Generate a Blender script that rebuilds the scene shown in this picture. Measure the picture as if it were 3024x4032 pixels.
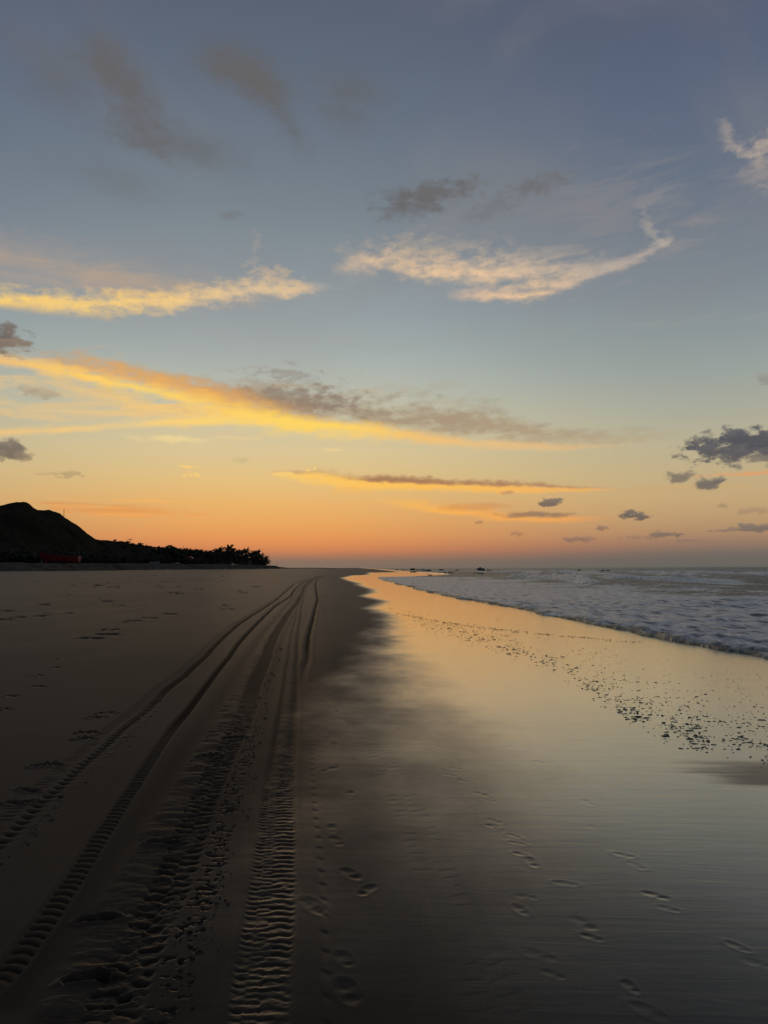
import bpy, bmesh, math, random
import numpy as np
from mathutils import Vector, Matrix

# ------------------------------------------------------------------ scene, camera
SC = bpy.context.scene
COL = SC.collection
for _o in list(bpy.data.objects):
    bpy.data.objects.remove(_o)
random.seed(7)
RNG = np.random.default_rng(11)

CAM_H = 1.6
FPX, CX, CY = 3030.0, 1512.0, 2016.0          # focal length and centre, in pixels of the photograph
PITCH = math.radians(4.13)
ROLL = math.radians(0.16)

cam_data = bpy.data.cameras.new('camera')
cam_data.sensor_fit = 'VERTICAL'
cam_data.sensor_height = 36.0
cam_data.sensor_width = 27.0
cam_data.lens = 36.0 * FPX / 4032.0
cam_data.clip_start = 0.05
cam_data.clip_end = 60000.0
cam = bpy.data.objects.new('camera', cam_data)
COL.objects.link(cam)
CAM_ROT = Matrix.Rotation(math.pi / 2 + PITCH, 3, 'X') @ Matrix.Rotation(-ROLL, 3, 'Z')
cam.matrix_world = Matrix.Translation((0, 0, CAM_H)) @ CAM_ROT.to_4x4()
SC.camera = cam


def pix_dir(px, py):
    d = CAM_ROT @ Vector(((px - CX) / FPX, (CY - py) / FPX, -1.0))
    return d.normalized()


def pix_azel(px, py):
    d = pix_dir(px, py)
    return math.degrees(math.atan2(d.x, d.y)), math.degrees(math.asin(d.z))


SC.view_settings.view_transform = 'Standard'
SC.view_settings.look = 'None'
SC.view_settings.exposure = 0.0
SC.view_settings.gamma = 1.0
SC.view_settings.use_curve_mapping = False
SC.render.engine = 'CYCLES'
SC.cycles.use_denoising = True
SC.cycles.max_bounces = 5
SC.cycles.diffuse_bounces = 2
SC.cycles.glossy_bounces = 3

SUN_AZ = -8.5      # degrees right of the view axis, where the sun has just gone down
SUN_EL = 1.2


def lin(c):
    out = []
    for v in c[:3]:
        v = v / 255.0
        out.append(v / 12.92 if v <= 0.04045 else ((v + 0.055) / 1.055) ** 2.4)
    return tuple(out)


# ------------------------------------------------------------------ a small node language
class NT:
    def __init__(self, tree):
        self.t = tree

    def n(self, kind, **kw):
        nd = self.t.nodes.new(kind)
        for k, v in kw.items():
            setattr(nd, k, v)
        return nd

    def put(self, sock, v):
        if isinstance(v, S):
            self.t.links.new(v.s, sock)
        elif isinstance(v, bpy.types.NodeSocket):
            self.t.links.new(v, sock)
        else:
            sock.default_value = v

    def math(self, op, a, b=None, c=None, clamp=False):
        nd = self.n('ShaderNodeMath', operation=op, use_clamp=clamp)
        self.put(nd.inputs[0], a)
        if b is not None:
            self.put(nd.inputs[1], b)
        if c is not None:
            self.put(nd.inputs[2], c)
        return S(self, nd.outputs[0])

    def smooth(self, x, a, b, lo=0.0, hi=1.0):
        nd = self.n('ShaderNodeMapRange', interpolation_type='SMOOTHSTEP')
        self.put(nd.inputs[0], x)
        for i, v in enumerate((a, b, lo, hi)):
            self.put(nd.inputs[1 + i], v)
        return S(self, nd.outputs[0])

    def linmap(self, x, a, b, lo=0.0, hi=1.0):
        nd = self.n('ShaderNodeMapRange')
        nd.clamp = True
        self.put(nd.inputs[0], x)
        for i, v in enumerate((a, b, lo, hi)):
            self.put(nd.inputs[1 + i], v)
        return S(self, nd.outputs[0])

    def vec(self, x, y, z=0.0):
        nd = self.n('ShaderNodeCombineXYZ')
        for i, v in enumerate((x, y, z)):
            self.put(nd.inputs[i], v)
        return nd.outputs[0]

    def noise(self, vec, scale=1.0, detail=6, rough=0.55, dist=0.0, lac=2.0, color=False):
        nd = self.n('ShaderNodeTexNoise')
        if vec is not None:
            self.put(nd.inputs['Vector'], vec)
        nd.inputs['Scale'].default_value = scale
        nd.inputs['Detail'].default_value = detail
        nd.inputs['Roughness'].default_value = rough
        nd.inputs['Lacunarity'].default_value = lac
        nd.inputs['Distortion'].default_value = dist
        if color:
            return nd.outputs['Color']
        return S(self, nd.outputs[0])

    def ramp(self, fac, stops, interp='LINEAR'):
        nd = self.n('ShaderNodeValToRGB')
        cr = nd.color_ramp
        cr.interpolation = interp
        while len(cr.elements) < len(stops):
            cr.elements.new(0.5)
        for e, (p, c) in zip(cr.elements, sorted(stops, key=lambda q: q[0])):
            e.position = p
            e.color = tuple(c) if len(c) == 4 else tuple(c) + (1.0,)
        self.put(nd.inputs[0], fac)
        return nd.outputs[0], S(self, nd.outputs[1])

    def sep(self, v):
        nd = self.n('ShaderNodeSeparateXYZ')
        self.put(nd.inputs[0], v)
        return [S(self, o) for o in nd.outputs]

    def mix(self, fac, a, b, blend='MIX'):
        nd = self.n('ShaderNodeMix', data_type='RGBA', blend_type=blend)
        nd.clamp_factor = True
        self.put(nd.inputs[0], fac)
        for i, v in ((6, a), (7, b)):
            if isinstance(v, (tuple, list)):
                v = tuple(v) if len(v) == 4 else tuple(v) + (1.0,)
            self.put(nd.inputs[i], v)
        return nd.outputs[2]


class S:
    def __init__(self, nt, s):
        self.nt, self.s = nt, s

    def __add__(self, o): return self.nt.math('ADD', self, o)
    __radd__ = __add__
    def __sub__(self, o): return self.nt.math('SUBTRACT', self, o)
    def __rsub__(self, o): return self.nt.math('SUBTRACT', o, self)
    def __mul__(self, o): return self.nt.math('MULTIPLY', self, o)
    __rmul__ = __mul__
    def __truediv__(self, o): return self.nt.math('DIVIDE', self, o)
    def __neg__(self): return self.nt.math('MULTIPLY', self, -1.0)
    def max(self, o): return self.nt.math('MAXIMUM', self, o)
    def min(self, o): return self.nt.math('MINIMUM', self, o)
    def sqrt(self): return self.nt.math('SQRT', self)



def make_group(name, ins, outs, body):
    g = bpy.data.node_groups.new(name, 'ShaderNodeTree')
    for nm, kind in ins:
        g.interface.new_socket(nm, in_out='INPUT', socket_type=kind)
    for nm in outs:
        g.interface.new_socket(nm, in_out='OUTPUT', socket_type='NodeSocketFloat')
    M = NT(g)
    gi, go = M.n('NodeGroupInput'), M.n('NodeGroupOutput')
    for sk, v in zip(go.inputs, body(M, [S(M, o) for o in gi.outputs[:len(ins)]])):
        M.put(sk, v)
    return g


def blob_body(M, i):
    ex, ey, nz, a, e, ira, ire, kn, isoft, op, slope = i
    da = (ex - a) * ira
    de = (ey - e) * ire - da * slope
    r = M.math('SQRT', M.math('MULTIPLY_ADD', da, da, de * de))
    v = M.math('MULTIPLY', M.math('MULTIPLY_ADD', nz - 0.5, kn, 1.0 - r), isoft, clamp=True)
    return [v * v * (3.0 - 2.0 * v) * op, de]


def token_body(M, i):
    return [M.sep(i[0])[0] * 1e-9]


_f = 'NodeSocketFloat'
G_BLOB = make_group('soft_cloud', [(k, _f) for k in ('ex', 'ey', 'nz', 'a', 'e', 'ira', 'ire', 'kn', 'isoft', 'op', 'slope')], ['mask', 'height'], blob_body)
G_TOKEN = make_group('after', [('colour', 'NodeSocketColor')], ['token'], token_body)

# ------------------------------------------------------------------ the sky after sunset
def build_world():
    w = bpy.data.worlds.new('World')
    w.use_nodes = True
    w.cycles.sampling_method = 'MANUAL'
    w.cycles.sample_map_resolution = 512
    t = w.node_tree
    t.nodes.clear()
    N = NT(t)
    tc = N.n('ShaderNodeTexCoord')
    X, Y, Z = N.sep(tc.outputs['Generated'])
    az = N.math('ARCTAN2', X, Y) * 57.29578
    el = N.math('ARCSINE', Z.max(-1.0).min(1.0)) * 57.29578

    # ---- clear-sky colour by height above the horizon: towards the afterglow, off to its side, and behind
    def grad(px, rows):
        st = []
        for py, c in rows:
            e = max(pix_azel(px, py)[1], 0.0)
            st.append((math.sqrt(e / 90.0), lin(c)))
        st.append((1.0, lin((62, 74, 98))))
        return st
    fe = N.math('SQRT', (el.max(0.0)) / 90.0)
    g_sun, _ = N.ramp(fe, grad(1000, [
        (2233, (124, 108, 95)), (2213, (134, 109, 92)), (2190, (168, 116, 88)), (2160, (200, 128, 86)),
        (2120, (216, 144, 88)), (2060, (221, 160, 95)), (1980, (223, 174, 108)), (1890, (219, 187, 127)),
        (1780, (212, 193, 147)), (1650, (200, 193, 162)), (1500, (178, 184, 173)), (1380, (163, 174, 172)),
        (1230, (148, 160, 165)), (1050, (134, 145, 152)), (800, (119, 130, 139)), (500, (105, 116, 130)),
        (200, (93, 104, 120)), (0, (89, 98, 115))]))
    g_side, _ = N.ramp(fe, grad(2750, [
        (2230, (100, 99, 94)), (2205, (108, 102, 95)), (2175, (118, 107, 99)), (2140, (145, 119, 101)),
        (2090, (172, 139, 107)), (2030, (186, 154, 114)), (1950, (194, 166, 122)), (1850, (190, 172, 134)),
        (1740, (183, 174, 145)), (1600, (166, 168, 153)), (1450, (151, 160, 156)), (1300, (139, 149, 151)),
        (1100, (124, 134, 143)), (850, (110, 120, 134)), (600, (98, 110, 128)), (300, (88, 100, 122)),
        (0, (84, 93, 114))]))
    back = [(0.0, (62, 64, 72)), (0.10, (80, 78, 86)), (0.24, (92, 88, 98)), (0.40, (84, 90, 108)),
            (0.62, (70, 80, 102)), (1.0, (62, 74, 98))]
    g_back, _ = N.ramp(fe, [(p, lin(c)) for p, c in back])
    daz = N.math('ABSOLUTE', az - SUN_AZ)
    sky = N.mix(N.smooth(daz, 3.0, 34.0), g_sun, g_side)
    sky = N.mix(N.smooth(daz, 45.0, 130.0), sky, g_back)

    # ---- a little physical twilight underneath it all
    ns = N.n('ShaderNodeTexSky')
    ns.sky_type = 'NISHITA'
    ns.sun_disc = False
    ns.sun_elevation = math.radians(SUN_EL)
    ns.sun_rotation = math.radians(SUN_AZ)
    ns.air_density = 1.0
    ns.dust_density = 2.0
    sky = N.mix(1.0, sky, N.mix(1.0, ns.outputs[0], (0.004, 0.004, 0.004), 'MULTIPLY'), 'ADD')
    # ---- shared noise fields, in degrees of sky
    P1 = N.vec(az * 0.10, el * 0.22, 3.1)
    wcol = N.noise(P1, 1.0, 4, 0.55, 0.0, color=True)
    wx, wy, wz = N.sep(wcol)
    P2 = N.vec(az * 0.85, el * 1.25, 9.7)
    w2x, w2y, w2z = N.sep(N.noise(P2, 1.0, 6, 0.6, 0.0, color=True))
    azw = az + (wx - 0.5) * 3.0 + (w2x - 0.5) * 1.1
    elw = el + (wy - 0.5) * 0.9 + (w2y - 0.5) * 0.75
    def spread(v, k):
        return N.math('MULTIPLY_ADD', v, k, 0.5 - 0.5 * k)
    fine = spread(N.noise(N.vec(az * 1.0 + (w2z - 0.5) * 1.2, el * 1.9, 1.3), 1.0, 8, 0.58, 0.12), 2.3)      # cottony
    wisp = spread(N.noise(N.vec(az * 0.20 + wz * 2.0, el * 1.05 - az * 0.06, 5.5), 1.0, 10, 0.62, 0.5), 2.3)    # long streaks
    puff = spread(N.noise(N.vec(az * 0.75, el * 1.15, 2.2), 1.0, 8, 0.58, 0.25), 2.2)                        # small cumulus
    fleck = spread(N.noise(N.vec(az * 1.8, el * 3.6, 7.2), 1.0, 7, 0.62, 0.5), 2.4)
    F = 3024.0 / 1659.0

    def A(px, py):
        return pix_azel(px * F, py * F)

    def band(pts, nz, kn, soft, cols, top=None, topr=(0.15, 0.9), ex=azw, ey=elw, a0=None):
        """a long cloud: pts = (px, py, thickness up, thickness down, density) along it"""
        rows = []
        for px, py, up, dn, de in pts:
            a, e = A(px, py)
            rows.append((a, e, A(px, py - up)[1] - e, e - A(px, py + dn)[1], de))
        lo, hi = rows[0][0], rows[-1][0]
        ex, ey = late(ex), late(ey)
        fac = N.math('MULTIPLY_ADD', ex, 1.0 / (hi - lo), -lo / (hi - lo))
        c, dens = N.ramp(fac, [((r[0] - lo) / (hi - lo), (r[1] / 50, r[2] * 1.45 / 10, r[3] * 1.45 / 10, r[4])) for r in rows], 'CARDINAL')
        cc, cu, cd = N.sep(c)
        tt = ey - cc * 50.0
        tu = tt.max(0.0) / (cu * 10.0 + 0.02)
        td = (-tt).max(0.0) / (cd * 10.0 + 0.02)
        m = N.smooth(1.0 - tu - td + (nz - 0.5) * kn, 0.0, soft * 1.25) * dens
        col, _ = N.ramp(fac, [((A(p, 900)[0] - lo) / (hi - lo), lin(k)) for p, k in cols]) if len(cols) > 1 else (lin(cols[0][1]), None)
        if top is not None:
            col = N.mix(N.smooth(tu + (nz - 0.5) * 0.5, topr[0], topr[1]), col, lin(top))
        return m, col

    # each cloud waits for the one behind it, which keeps the shader's working set small
    token = [None]

    def link_chain():
        token[0] = S(N, group_node(G_TOKEN, [sky])[0])

    def late(v):
        return v if token[0] is None else N.math('ADD', v, token[0])

    def group_node(g, vals):
        nd = N.n('ShaderNodeGroup')
        nd.node_tree = g
        for sk, v in zip(nd.inputs, vals):
            N.put(sk, v)
        return nd.outputs

    def blob(px, py, rx, ry, op, nz, kn, soft, slope=0.0, ex=azw, ey=elw):
        a, e = A(px, py)
        ra = abs(A(px + rx, py)[0] - a) * 1.3
        re = abs(A(px, py - ry)[1] - e) * 1.3
        o = group_node(G_BLOB, [late(ex), late(ey), nz, a, e, 1.0 / ra, 1.0 / re, kn, 1.0 / soft, op, slope])
        return S(N, o[0]), S(N, o[1])

    # ---- high thin veils, low contrast
    def over(m, col):
        nonlocal sky
        sky = N.mix(m, sky, col)
        link_chain()

    veil = N.smooth(N.noise(N.vec(az * 0.045, el * 0.075, 4.0), 1.0, 6, 0.5, 0.6), 0.42, 0.72)
    over(veil * N.smooth(el, 9.0, 20.0) * N.smooth(daz, 80.0, 45.0) * 0.30, lin((146, 138, 134)))

    base = sky
    # grey smudges high up
    for a in [(120, 170, 130, 70, .55, .3), (235, 150, 75, 75, .75, .5), (285, 215, 85, 85, .80, .6), (300, 270, 70, 60, .55, .5), (390, 305, 150, 55, .45, .45),
              (545, 170, 95, 60, .80, .4), (585, 215, 62, 75, .80, .7), (625, 290, 50, 50, .55, .6), (745, 200, 95, 60, .62, .0), (740, 255, 70, 45, .40, .2), (440, 335, 110, 42, .35, .5),
              (250, 390, 120, 40, .30, .2), (100, 330, 120, 50, .0, .0)]:
        m, _ = blob(a[0], a[1], a[2] * 1.12, a[3] * 1.12, a[4] * 1.05, fine * .3 + (wx * 2.0 - .5) * .7, 1.0, 1.35, -a[5])
        over(m, lin((101, 98, 97)))
    for a in [(925, 420, 105, 34, .85), (870, 452, 80, 24, .55), (1165, 400, 72, 24, .6), (1010, 400, 30, 30, .3), (500, 462, 30, 12, .3), (1060, 450, 60, 30, .3)]:
        m, _ = blob(a[0], a[1], a[2], a[3], a[4], fine, 0.9, 0.9, 0.3)
        over(m, lin((104, 102, 102)))
    # rosy veil around the right-hand wing, peach veil above the left streak
    m, _ = blob(1330, 470, 190, 120, .28, wisp, 2.0, 1.2, 0.2)
    over(m, lin((150, 142, 140)))
    m, _ = blob(60, 575, 420, 80, .45, wisp * .6 + fine * .4, 0.7, 1.3, -0.15)
    over(m, lin((186, 160, 138)))
    m, _ = blob(300, 612, 330, 32, .40, wisp, 1.0, 1.2, -0.12)
    over(m, lin((198, 166, 132)))

    # ---- streak A, upper left
    m, c = band([(-330, 655, 26, 30, .9), (-40, 655, 25, 36, .95), (100, 657, 27, 34, .95), (250, 655, 25, 33, .95), (380, 645, 26, 26, .92),
                 (480, 637, 24, 18, .9), (570, 628, 26, 18, .85), (640, 624, 16, 14, .8), (725, 617, 6, 6, 0.0)],
                fine * .6 + wisp * .4, 1.25, 1.05, [(0, (255, 210, 114)), (300, (253, 208, 124)), (500, (240, 203, 148)), (720, (222, 196, 160))],
                ex=az + (wx - 0.5) * 1.2, ey=el + (wy - 0.5) * 0.3 + (w2y - 0.5) * 0.36)
    over(m, c)
    m, _ = blob(100, 684, 260, 15, .4, wisp, 1.4, 1.0, 0.1)
    over(m, lin((184, 164, 140)))
    m, _ = blob(545, 575, 20, 38, .15, fine, 1.3, 1.0, 1.6)
    over(m, lin((205, 178, 150)))
    m, _ = blob(600, 602, 60, 24, .45, fine, 1.4, 1.0, -0.5)
    over(m, lin((222, 186, 142)))

    # ---- wing B, upper right
    m, _ = blob(1120, 585, 330, 55, .42, wisp, 1.3, 1.4, 0.12)
    over(m, lin((172, 164, 152)))
    m, _ = blob(900, 545, 180, 40, .35, fine, 1.2, 1.3, 0.0)
    over(m, lin((186, 168, 146)))
    m, c = band([(715, 585, 12, 10, 0.0), (770, 574, 34, 14, .65), (830, 568, 46, 18, .85), (880, 582, 60, 26, .9), (960, 588, 55, 20, .9),
                 (1050, 592, 48, 17, .9), (1130, 586, 40, 18, .85), (1220, 578, 30, 14, .6), (1310, 566, 24, 14, .4), (1380, 560, 14, 10, 0.0)],
                fine * .55 + wisp * .45, 1.5, 1.35, [(740, (228, 194, 160)), (900, (242, 202, 156)), (1100, (234, 198, 160)), (1400, (192, 178, 164))],
                top=(186, 170, 152), topr=(0.3, 1.0),
                ex=az + (wx - 0.5) * 1.2, ey=el + (wy - 0.5) * 0.45 + (w2y - 0.5) * 0.7)
    over(m, c)
    m, c = band([(960, 640, 14, 8, 0.0), (1020, 640, 18, 10, .7), (1080, 640, 24, 10, .9), (1150, 637, 28, 10, .92), (1190, 628, 30, 12, .85),
                 (1240, 610, 24, 12, .72), (1300, 588, 17, 12, .62), (1360, 566, 14, 10, .68), (1410, 543, 22, 10, .72), (1446, 522, 22, 6, .6), (1462, 515, 8, 4, 0.0)],
                fine * .55 + wisp * .45, 1.4, 1.2, [(1000, (226, 190, 158)), (1150, (244, 202, 154)), (1300, (206, 184, 164)), (1450, (194, 176, 162))],
                ex=az + (wx - 0.5) * 0.6, ey=el + (w2y - 0.5) * 0.55)
    over(m, c)
    m, _ = blob(1412, 505, 22, 34, .40, fine, 1.4, 1.0, -1.0)
    over(m, lin((186, 174, 158)))
    m, _ = blob(1405, 430, 50, 16, .14, wisp, 1.2, 1.0, 1.3)
    over(m, lin((176, 166, 158)))
    # curl at the right edge
    m, c = band([(1540, 275, 18, 14, 0.0), (1565, 290, 40, 24, .45), (1590, 318, 26, 16, .62), (1615, 332, 26, 20, .68), (1645, 326, 34, 26, .62),
                 (1690, 300, 30, 40, .5), (1780, 280, 30, 30, 0.0)], fine, 1.5, 1.0, [(1540, (172, 160, 150)), (1700, (196, 176, 158))],
                ex=az + (w2x - .5) * .8, ey=el + (w2y - 0.5) * 0.9)
    over(m, c)
    m, _ = blob(1635, 378, 52, 46, .48, fine, 1.3, 1.1, 0.0)
    over(m, lin((166, 154, 146)))

    # ---- lower half of the cloudscape starts again from the clear sky
    upper, sky = sky, base
    token[0] = None
    # ---- faint streaks through the pale blue
    m, _ = blob(900, 720, 700, 30, .22, wisp, 3.0, 1.3, 0.06)
    over(m, lin((158, 158, 152)))
    m, _ = blob(230, 868, 440, 50, .85, wisp, 2.0, 1.3, 0.02, ex=az, ey=el + (wy - .5) * .6)
    over(m, lin((222, 192, 140)))
    m, _ = blob(400, 884, 190, 26, .75, wisp, 1.3, 1.2, -0.1, ex=az, ey=el + (wy - .5) * .5)
    over(m, lin((244, 200, 124)))

    # ---- main cloud C: brown-grey upper body ...
    m, c = band([(60, 760, 14, 20, 0.0), (130, 775, 16, 25, .55), (220, 795, 22, 30, .75), (320, 812, 20, 34, .8), (430, 836, 22, 40, .82), (520, 850, 36, 42, .85),
                 (600, 868, 52, 40, .88), (690, 880, 54, 32, .9), (770, 890, 34, 28, .88), (860, 898, 40, 34, .85), (960, 908, 46, 34, .85), (1060, 922, 44, 30, .8),
                 (1160, 936, 24, 24, .75), (1270, 946, 16, 18, .62), (1380, 944, 18, 14, .42), (1500, 936, 10, 8, 0.0)],
                fine * 0.45 + wisp * 0.55, 1.6, 0.95,
                [(60, (178, 150, 118)), (300, (190, 148, 104)), (450, (196, 150, 104)), (560, (164, 136, 110)), (700, (150, 130, 112)), (900, (164, 142, 118)), (1100, (170, 145, 118)), (1400, (178, 155, 125))],
                top=(152, 138, 122), topr=(0.0, 1.1), ex=az + (wx - .5) * 1.6 + (w2x - .5) * 1.0, ey=el + (wy - 0.5) * 0.5 + (w2y - .5) * .9)
    over(m, c)
    m, _ = blob(640, 815, 80, 17, .38, fine, 1.9, 0.7, -0.2)
    over(m, lin((140, 130, 122)))
    m, _ = blob(900, 838, 100, 13, .30, wisp, 1.8, 0.9, 0.25)
    over(m, lin((178, 160, 136)))
    m, _ = blob(640, 862, 120, 26, .50, fine, 1.5, 0.8, -0.3)
    over(m, lin((134, 118, 106)))
    # ... warm orange shoulder
    m, c = band([(60, 772, 16, 12, .2), (200, 800, 34, 16, .75), (320, 826, 36, 18, .85), (430, 852, 34, 24, .9), (520, 876, 34, 26, .9), (620, 902, 22, 20, .7), (720, 912, 14, 14, .4), (800, 918, 8, 8, 0.0)],
                fine * .5 + wisp * .5, 1.3, 1.1, [(60, (238, 178, 104)), (350, (240, 176, 92)), (500, (228, 166, 92)), (700, (214, 160, 100))],
                ex=az + (wx - .5) * 1.2, ey=el + (wy - .5) * .4 + (w2y - .5) * .4)
    over(m, c)
    # ... and the lit golden belly
    m, c = band([(-120, 766, 14, 12, .6), (0, 778, 14, 12, .85), (100, 796, 17, 13, .95), (200, 818, 18, 13, 1.0), (300, 840, 18, 13, 1.0), (390, 860, 18, 14, .97),
                 (470, 884, 24, 22, .95), (550, 902, 26, 24, .97), (640, 916, 17, 22, 1.0), (730, 922, 15, 20, 1.0), (820, 930, 14, 20, .95), (900, 944, 13, 15, .9),
                 (1000, 955, 11, 13, .86), (1100, 962, 9, 11, .8), (1200, 966, 8, 9, .72), (1290, 964, 6, 6, .4), (1380, 960, 4, 4, 0.0)],
                fine * .4 + wisp * .6, 1.0, 0.9,
                [(0, (250, 196, 110)), (150, (253, 203, 106)), (300, (254, 212, 104)), (480, (253, 206, 106)), (600, (255, 216, 98)), (760, (255, 210, 100)), (900, (244, 194, 116)), (1100, (234, 190, 128)), (1300, (222, 184, 132))],
                ex=az + (wx - .5) * 1.0, ey=el + (wy - .5) * .3 + (w2y - .5) * .34)
    over(m, c)
    # thin lower-left strand joining the belly
    m, c = band([(-160, 944, 8, 7, .7), (0, 935, 10, 8, .85), (120, 929, 11, 8, .85), (250, 919, 13, 8, .9), (400, 913, 14, 9, .95), (520, 912, 15, 9, .95), (640, 920, 12, 10, .5), (720, 924, 6, 6, 0.0)],
                wisp, 0.9, 1.0, [(0, (246, 198, 122)), (250, (246, 205, 130)), (500, (253, 212, 112)), (720, (253, 208, 104))], ex=az, ey=el + (w2y - .5) * .28)
    over(m, c)
    for a in [(375, 949, 78, 9, .75, (240, 214, 150)), (505, 946, 60, 4, .4, (238, 208, 150)), (725, 972, 26, 5, .6, (240, 208, 146)), (220, 893, 150, 5, .5, (230, 196, 142)), (90, 902, 120, 5, .35, (226, 192, 140)),
              (440, 935, 70, 6, .35, (214, 190, 150))]:
        m, _ = blob(a[0], a[1], a[2], a[3], a[4], wisp * .5 + fine * .5, 1.6, 0.9, -0.1, ex=az, ey=el + (w2y - .5) * .25)
        over(m, lin(a[5]))

    # ---- band E
    m, c = band([(575, 1024, 6, 6, .0), (640, 1027, 10, 12, .75), (700, 1032, 18, 14, .85), (760, 1042, 17, 16, .9), (850, 1047, 15, 14, .95), (950, 1050, 14, 12, .95), (1060, 1054, 13, 10, .95), (1180, 1057, 10, 8, .95),
                 (1270, 1058, 6, 5, .8), (1345, 1056, 3, 3, 0.0)], wisp * .6 + fine * .4, 1.0, 0.7,
                [(590, (254, 206, 108)), (700, (255, 200, 96)), (900, (252, 192, 90)), (1100, (246, 184, 94)), (1340, (232, 172, 102))],
                top=(176, 132, 96), topr=(0.0, 0.75), ex=az + (wx - .5) * 0.8, ey=el + (w2y - .5) * .3)
    over(m, c)
    m, c = band([(745, 1034, 4, 4, 0.0), (800, 1036, 9, 6, .75), (850, 1038, 10, 6, .85), (960, 1042, 8, 6, .8), (1080, 1046, 8, 5, .8), (1180, 1049, 6, 5, .75), (1270, 1054, 3, 3, 0.0)],
                fine, 1.0, 0.9, [(745, (160, 116, 88)), (1270, (172, 128, 96))], ex=az + (wx - .5) * 0.8, ey=el + (w2y - .5) * .25)
    over(m, c)
    m, _ = blob(765, 1064, 58, 11, .5, wisp, 1.6, 1.0, 0.25, ex=az)
    over(m, lin((244, 182, 92)))
    # ---- band F and low streaks
    m, c = band([(795, 1080, 6, 5, .0), (880, 1090, 13, 9, .65), (950, 1102, 16, 11, .85), (1040, 1113, 14, 10, .9), (1130, 1121, 10, 7, .9), (1230, 1122, 8, 7, .9), (1330, 1120, 3, 3, 0.0)],
                wisp, 1.2, 0.9, [(800, (248, 190, 94)), (1000, (250, 176, 84)), (1320, (226, 156, 96))], ex=az + (wx - .5) * .8, ey=el + (w2y - .5) * .25)
    over(m, c)
    for a in [(1010, 1095, 70, 8, .5, (206, 140, 86)), (1150, 1111, 70, 7, .75, (138, 112, 94)), (1200, 1113, 40, 5, .45, (130, 108, 94)), (245, 1102, 140, 14, .7, (228, 150, 80)), (210, 1090, 120, 4, .4, (206, 142, 84)),
              (330, 1083, 140, 5, .7, (242, 180, 98)), (260, 1112, 120, 5, .7, (244, 166, 90)), (200, 1094, 80, 5, .6, (244, 170, 92)), (1590, 1024, 130, 5, .75, (226, 158, 102)), (1490, 1052, 150, 4, .35, (208, 164, 108))]:
        m, _ = blob(a[0], a[1], a[2], a[3], a[4], wisp * .7 + fine * .3, 1.6, 0.9, 0.0, ex=az, ey=el + (w2y - .5) * .2)
        over(m, lin(a[5]))
    for a in [(412, 1026, 14, 5), (428, 1028, 10, 3), (610, 1023, 22, 4), (665, 1015, 5, 3), (680, 1012, 4, 3), (405, 1008, 24, 3)]:
        m, _ = blob(a[0], a[1], a[2], a[3], .75, fleck, 1.4, 0.7, 0.0, ex=az, ey=el)
        over(m, lin((250, 206, 118)))

    # ---- small dark cumulus drifting below
    dark = [(1610, 963, 130, 29, 1.0, (84, 83, 88)), (1560, 975, 60, 17, .8, (96, 93, 94)), (1640, 985, 90, 20, .7, (96, 92, 94)), (1655, 945, 30, 17, .9, (86, 85, 90)), (1588, 945, 34, 16, .9, (86, 85, 90)),
            (1468, 1031, 27, 13, .85, (118, 108, 98)), (1530, 1043, 36, 14, .9, (110, 103, 98)), (1552, 1036, 16, 8, .7, (112, 104, 98)),
            (1190, 1086, 30, 8, .95, (118, 104, 92)), (1355, 1111, 20, 9, .95, (108, 98, 90)), (1384, 1115, 22, 8, .95, (110, 99, 90)),
            (1640, 1141, 60, 9, .9, (118, 106, 96)), (1580, 1146, 40, 4, .6, (128, 110, 98)), (1440, 1155, 28, 6, .85, (124, 106, 94)), (1300, 1140, 12, 5, .8, (140, 112, 92)), (1243, 1165, 20, 6, .75, (138, 110, 94)),
            (1270, 1164, 18, 5, .6, (140, 112, 94)), (1120, 1153, 14, 5, .6, (158, 114, 88)), (1034, 1128, 10, 4, .6, (160, 116, 86)), (1375, 1160, 30, 4, .45, (140, 112, 96)), (1490, 1168, 30, 4, .5, (126, 106, 96)),
            (1620, 1104, 30, 7, .5, (148, 124, 104)), (1562, 1093, 10, 5, .5, (150, 126, 102)), (1095, 1064, 12, 4, .55, (176, 134, 98)),
            (8, 735, 58, 27, .95, (120, 110, 102)), (0, 720, 34, 24, .7, (104, 98, 94)), (30, 748, 40, 22, .6, (140, 122, 104)), (18, 972, 38, 20, .95, (116, 106, 94)), (50, 986, 22, 10, .7, (138, 122, 102)), (0, 985, 20, 10, .6, (130, 116, 98)),
            (92, 850, 32, 13, .5, (166, 146, 120)), (62, 842, 20, 8, .4, (166, 146, 120)), (150, 1024, 28, 8, .6, (170, 146, 108)), (105, 1023, 22, 5, .45, (180, 152, 110)), (520, 992, 22, 7, .4, (196, 172, 130)),
            (1655, 817, 24, 10, .6, (140, 138, 130)), (620, 706, 14, 9, .3, (142, 146, 144))]
    exd = az + (w2x - .5) * 1.0
    eyd = el + (w2y - .5) * .8
    eyl = el + (w2y - .5) * .35
    for px, py, rx, ry, op, k in dark:
        big = ry > 10
        m, de = blob(px, py, rx, ry, op, puff * .5 + fine * .5 if big else fleck * .5 + fine * .5, 1.7, 0.55, 0.0, ex=exd if big else az + (w2x - .5) * .5, ey=eyd if ry > 15 else eyl)
        over(m, N.mix(N.smooth(de, -0.2, 1.0), lin(k), tuple(min(1, v * 1.25 + .01) for v in lin(k))))

    # ---- grey murk lying on the horizon, with a ragged upper edge
    hz = N.smooth(el + (N.noise(N.vec(az * .25, el * 2.0, 8.0), 1.0, 6, .6) - .5) * .9, 1.35, 0.25)
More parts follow.
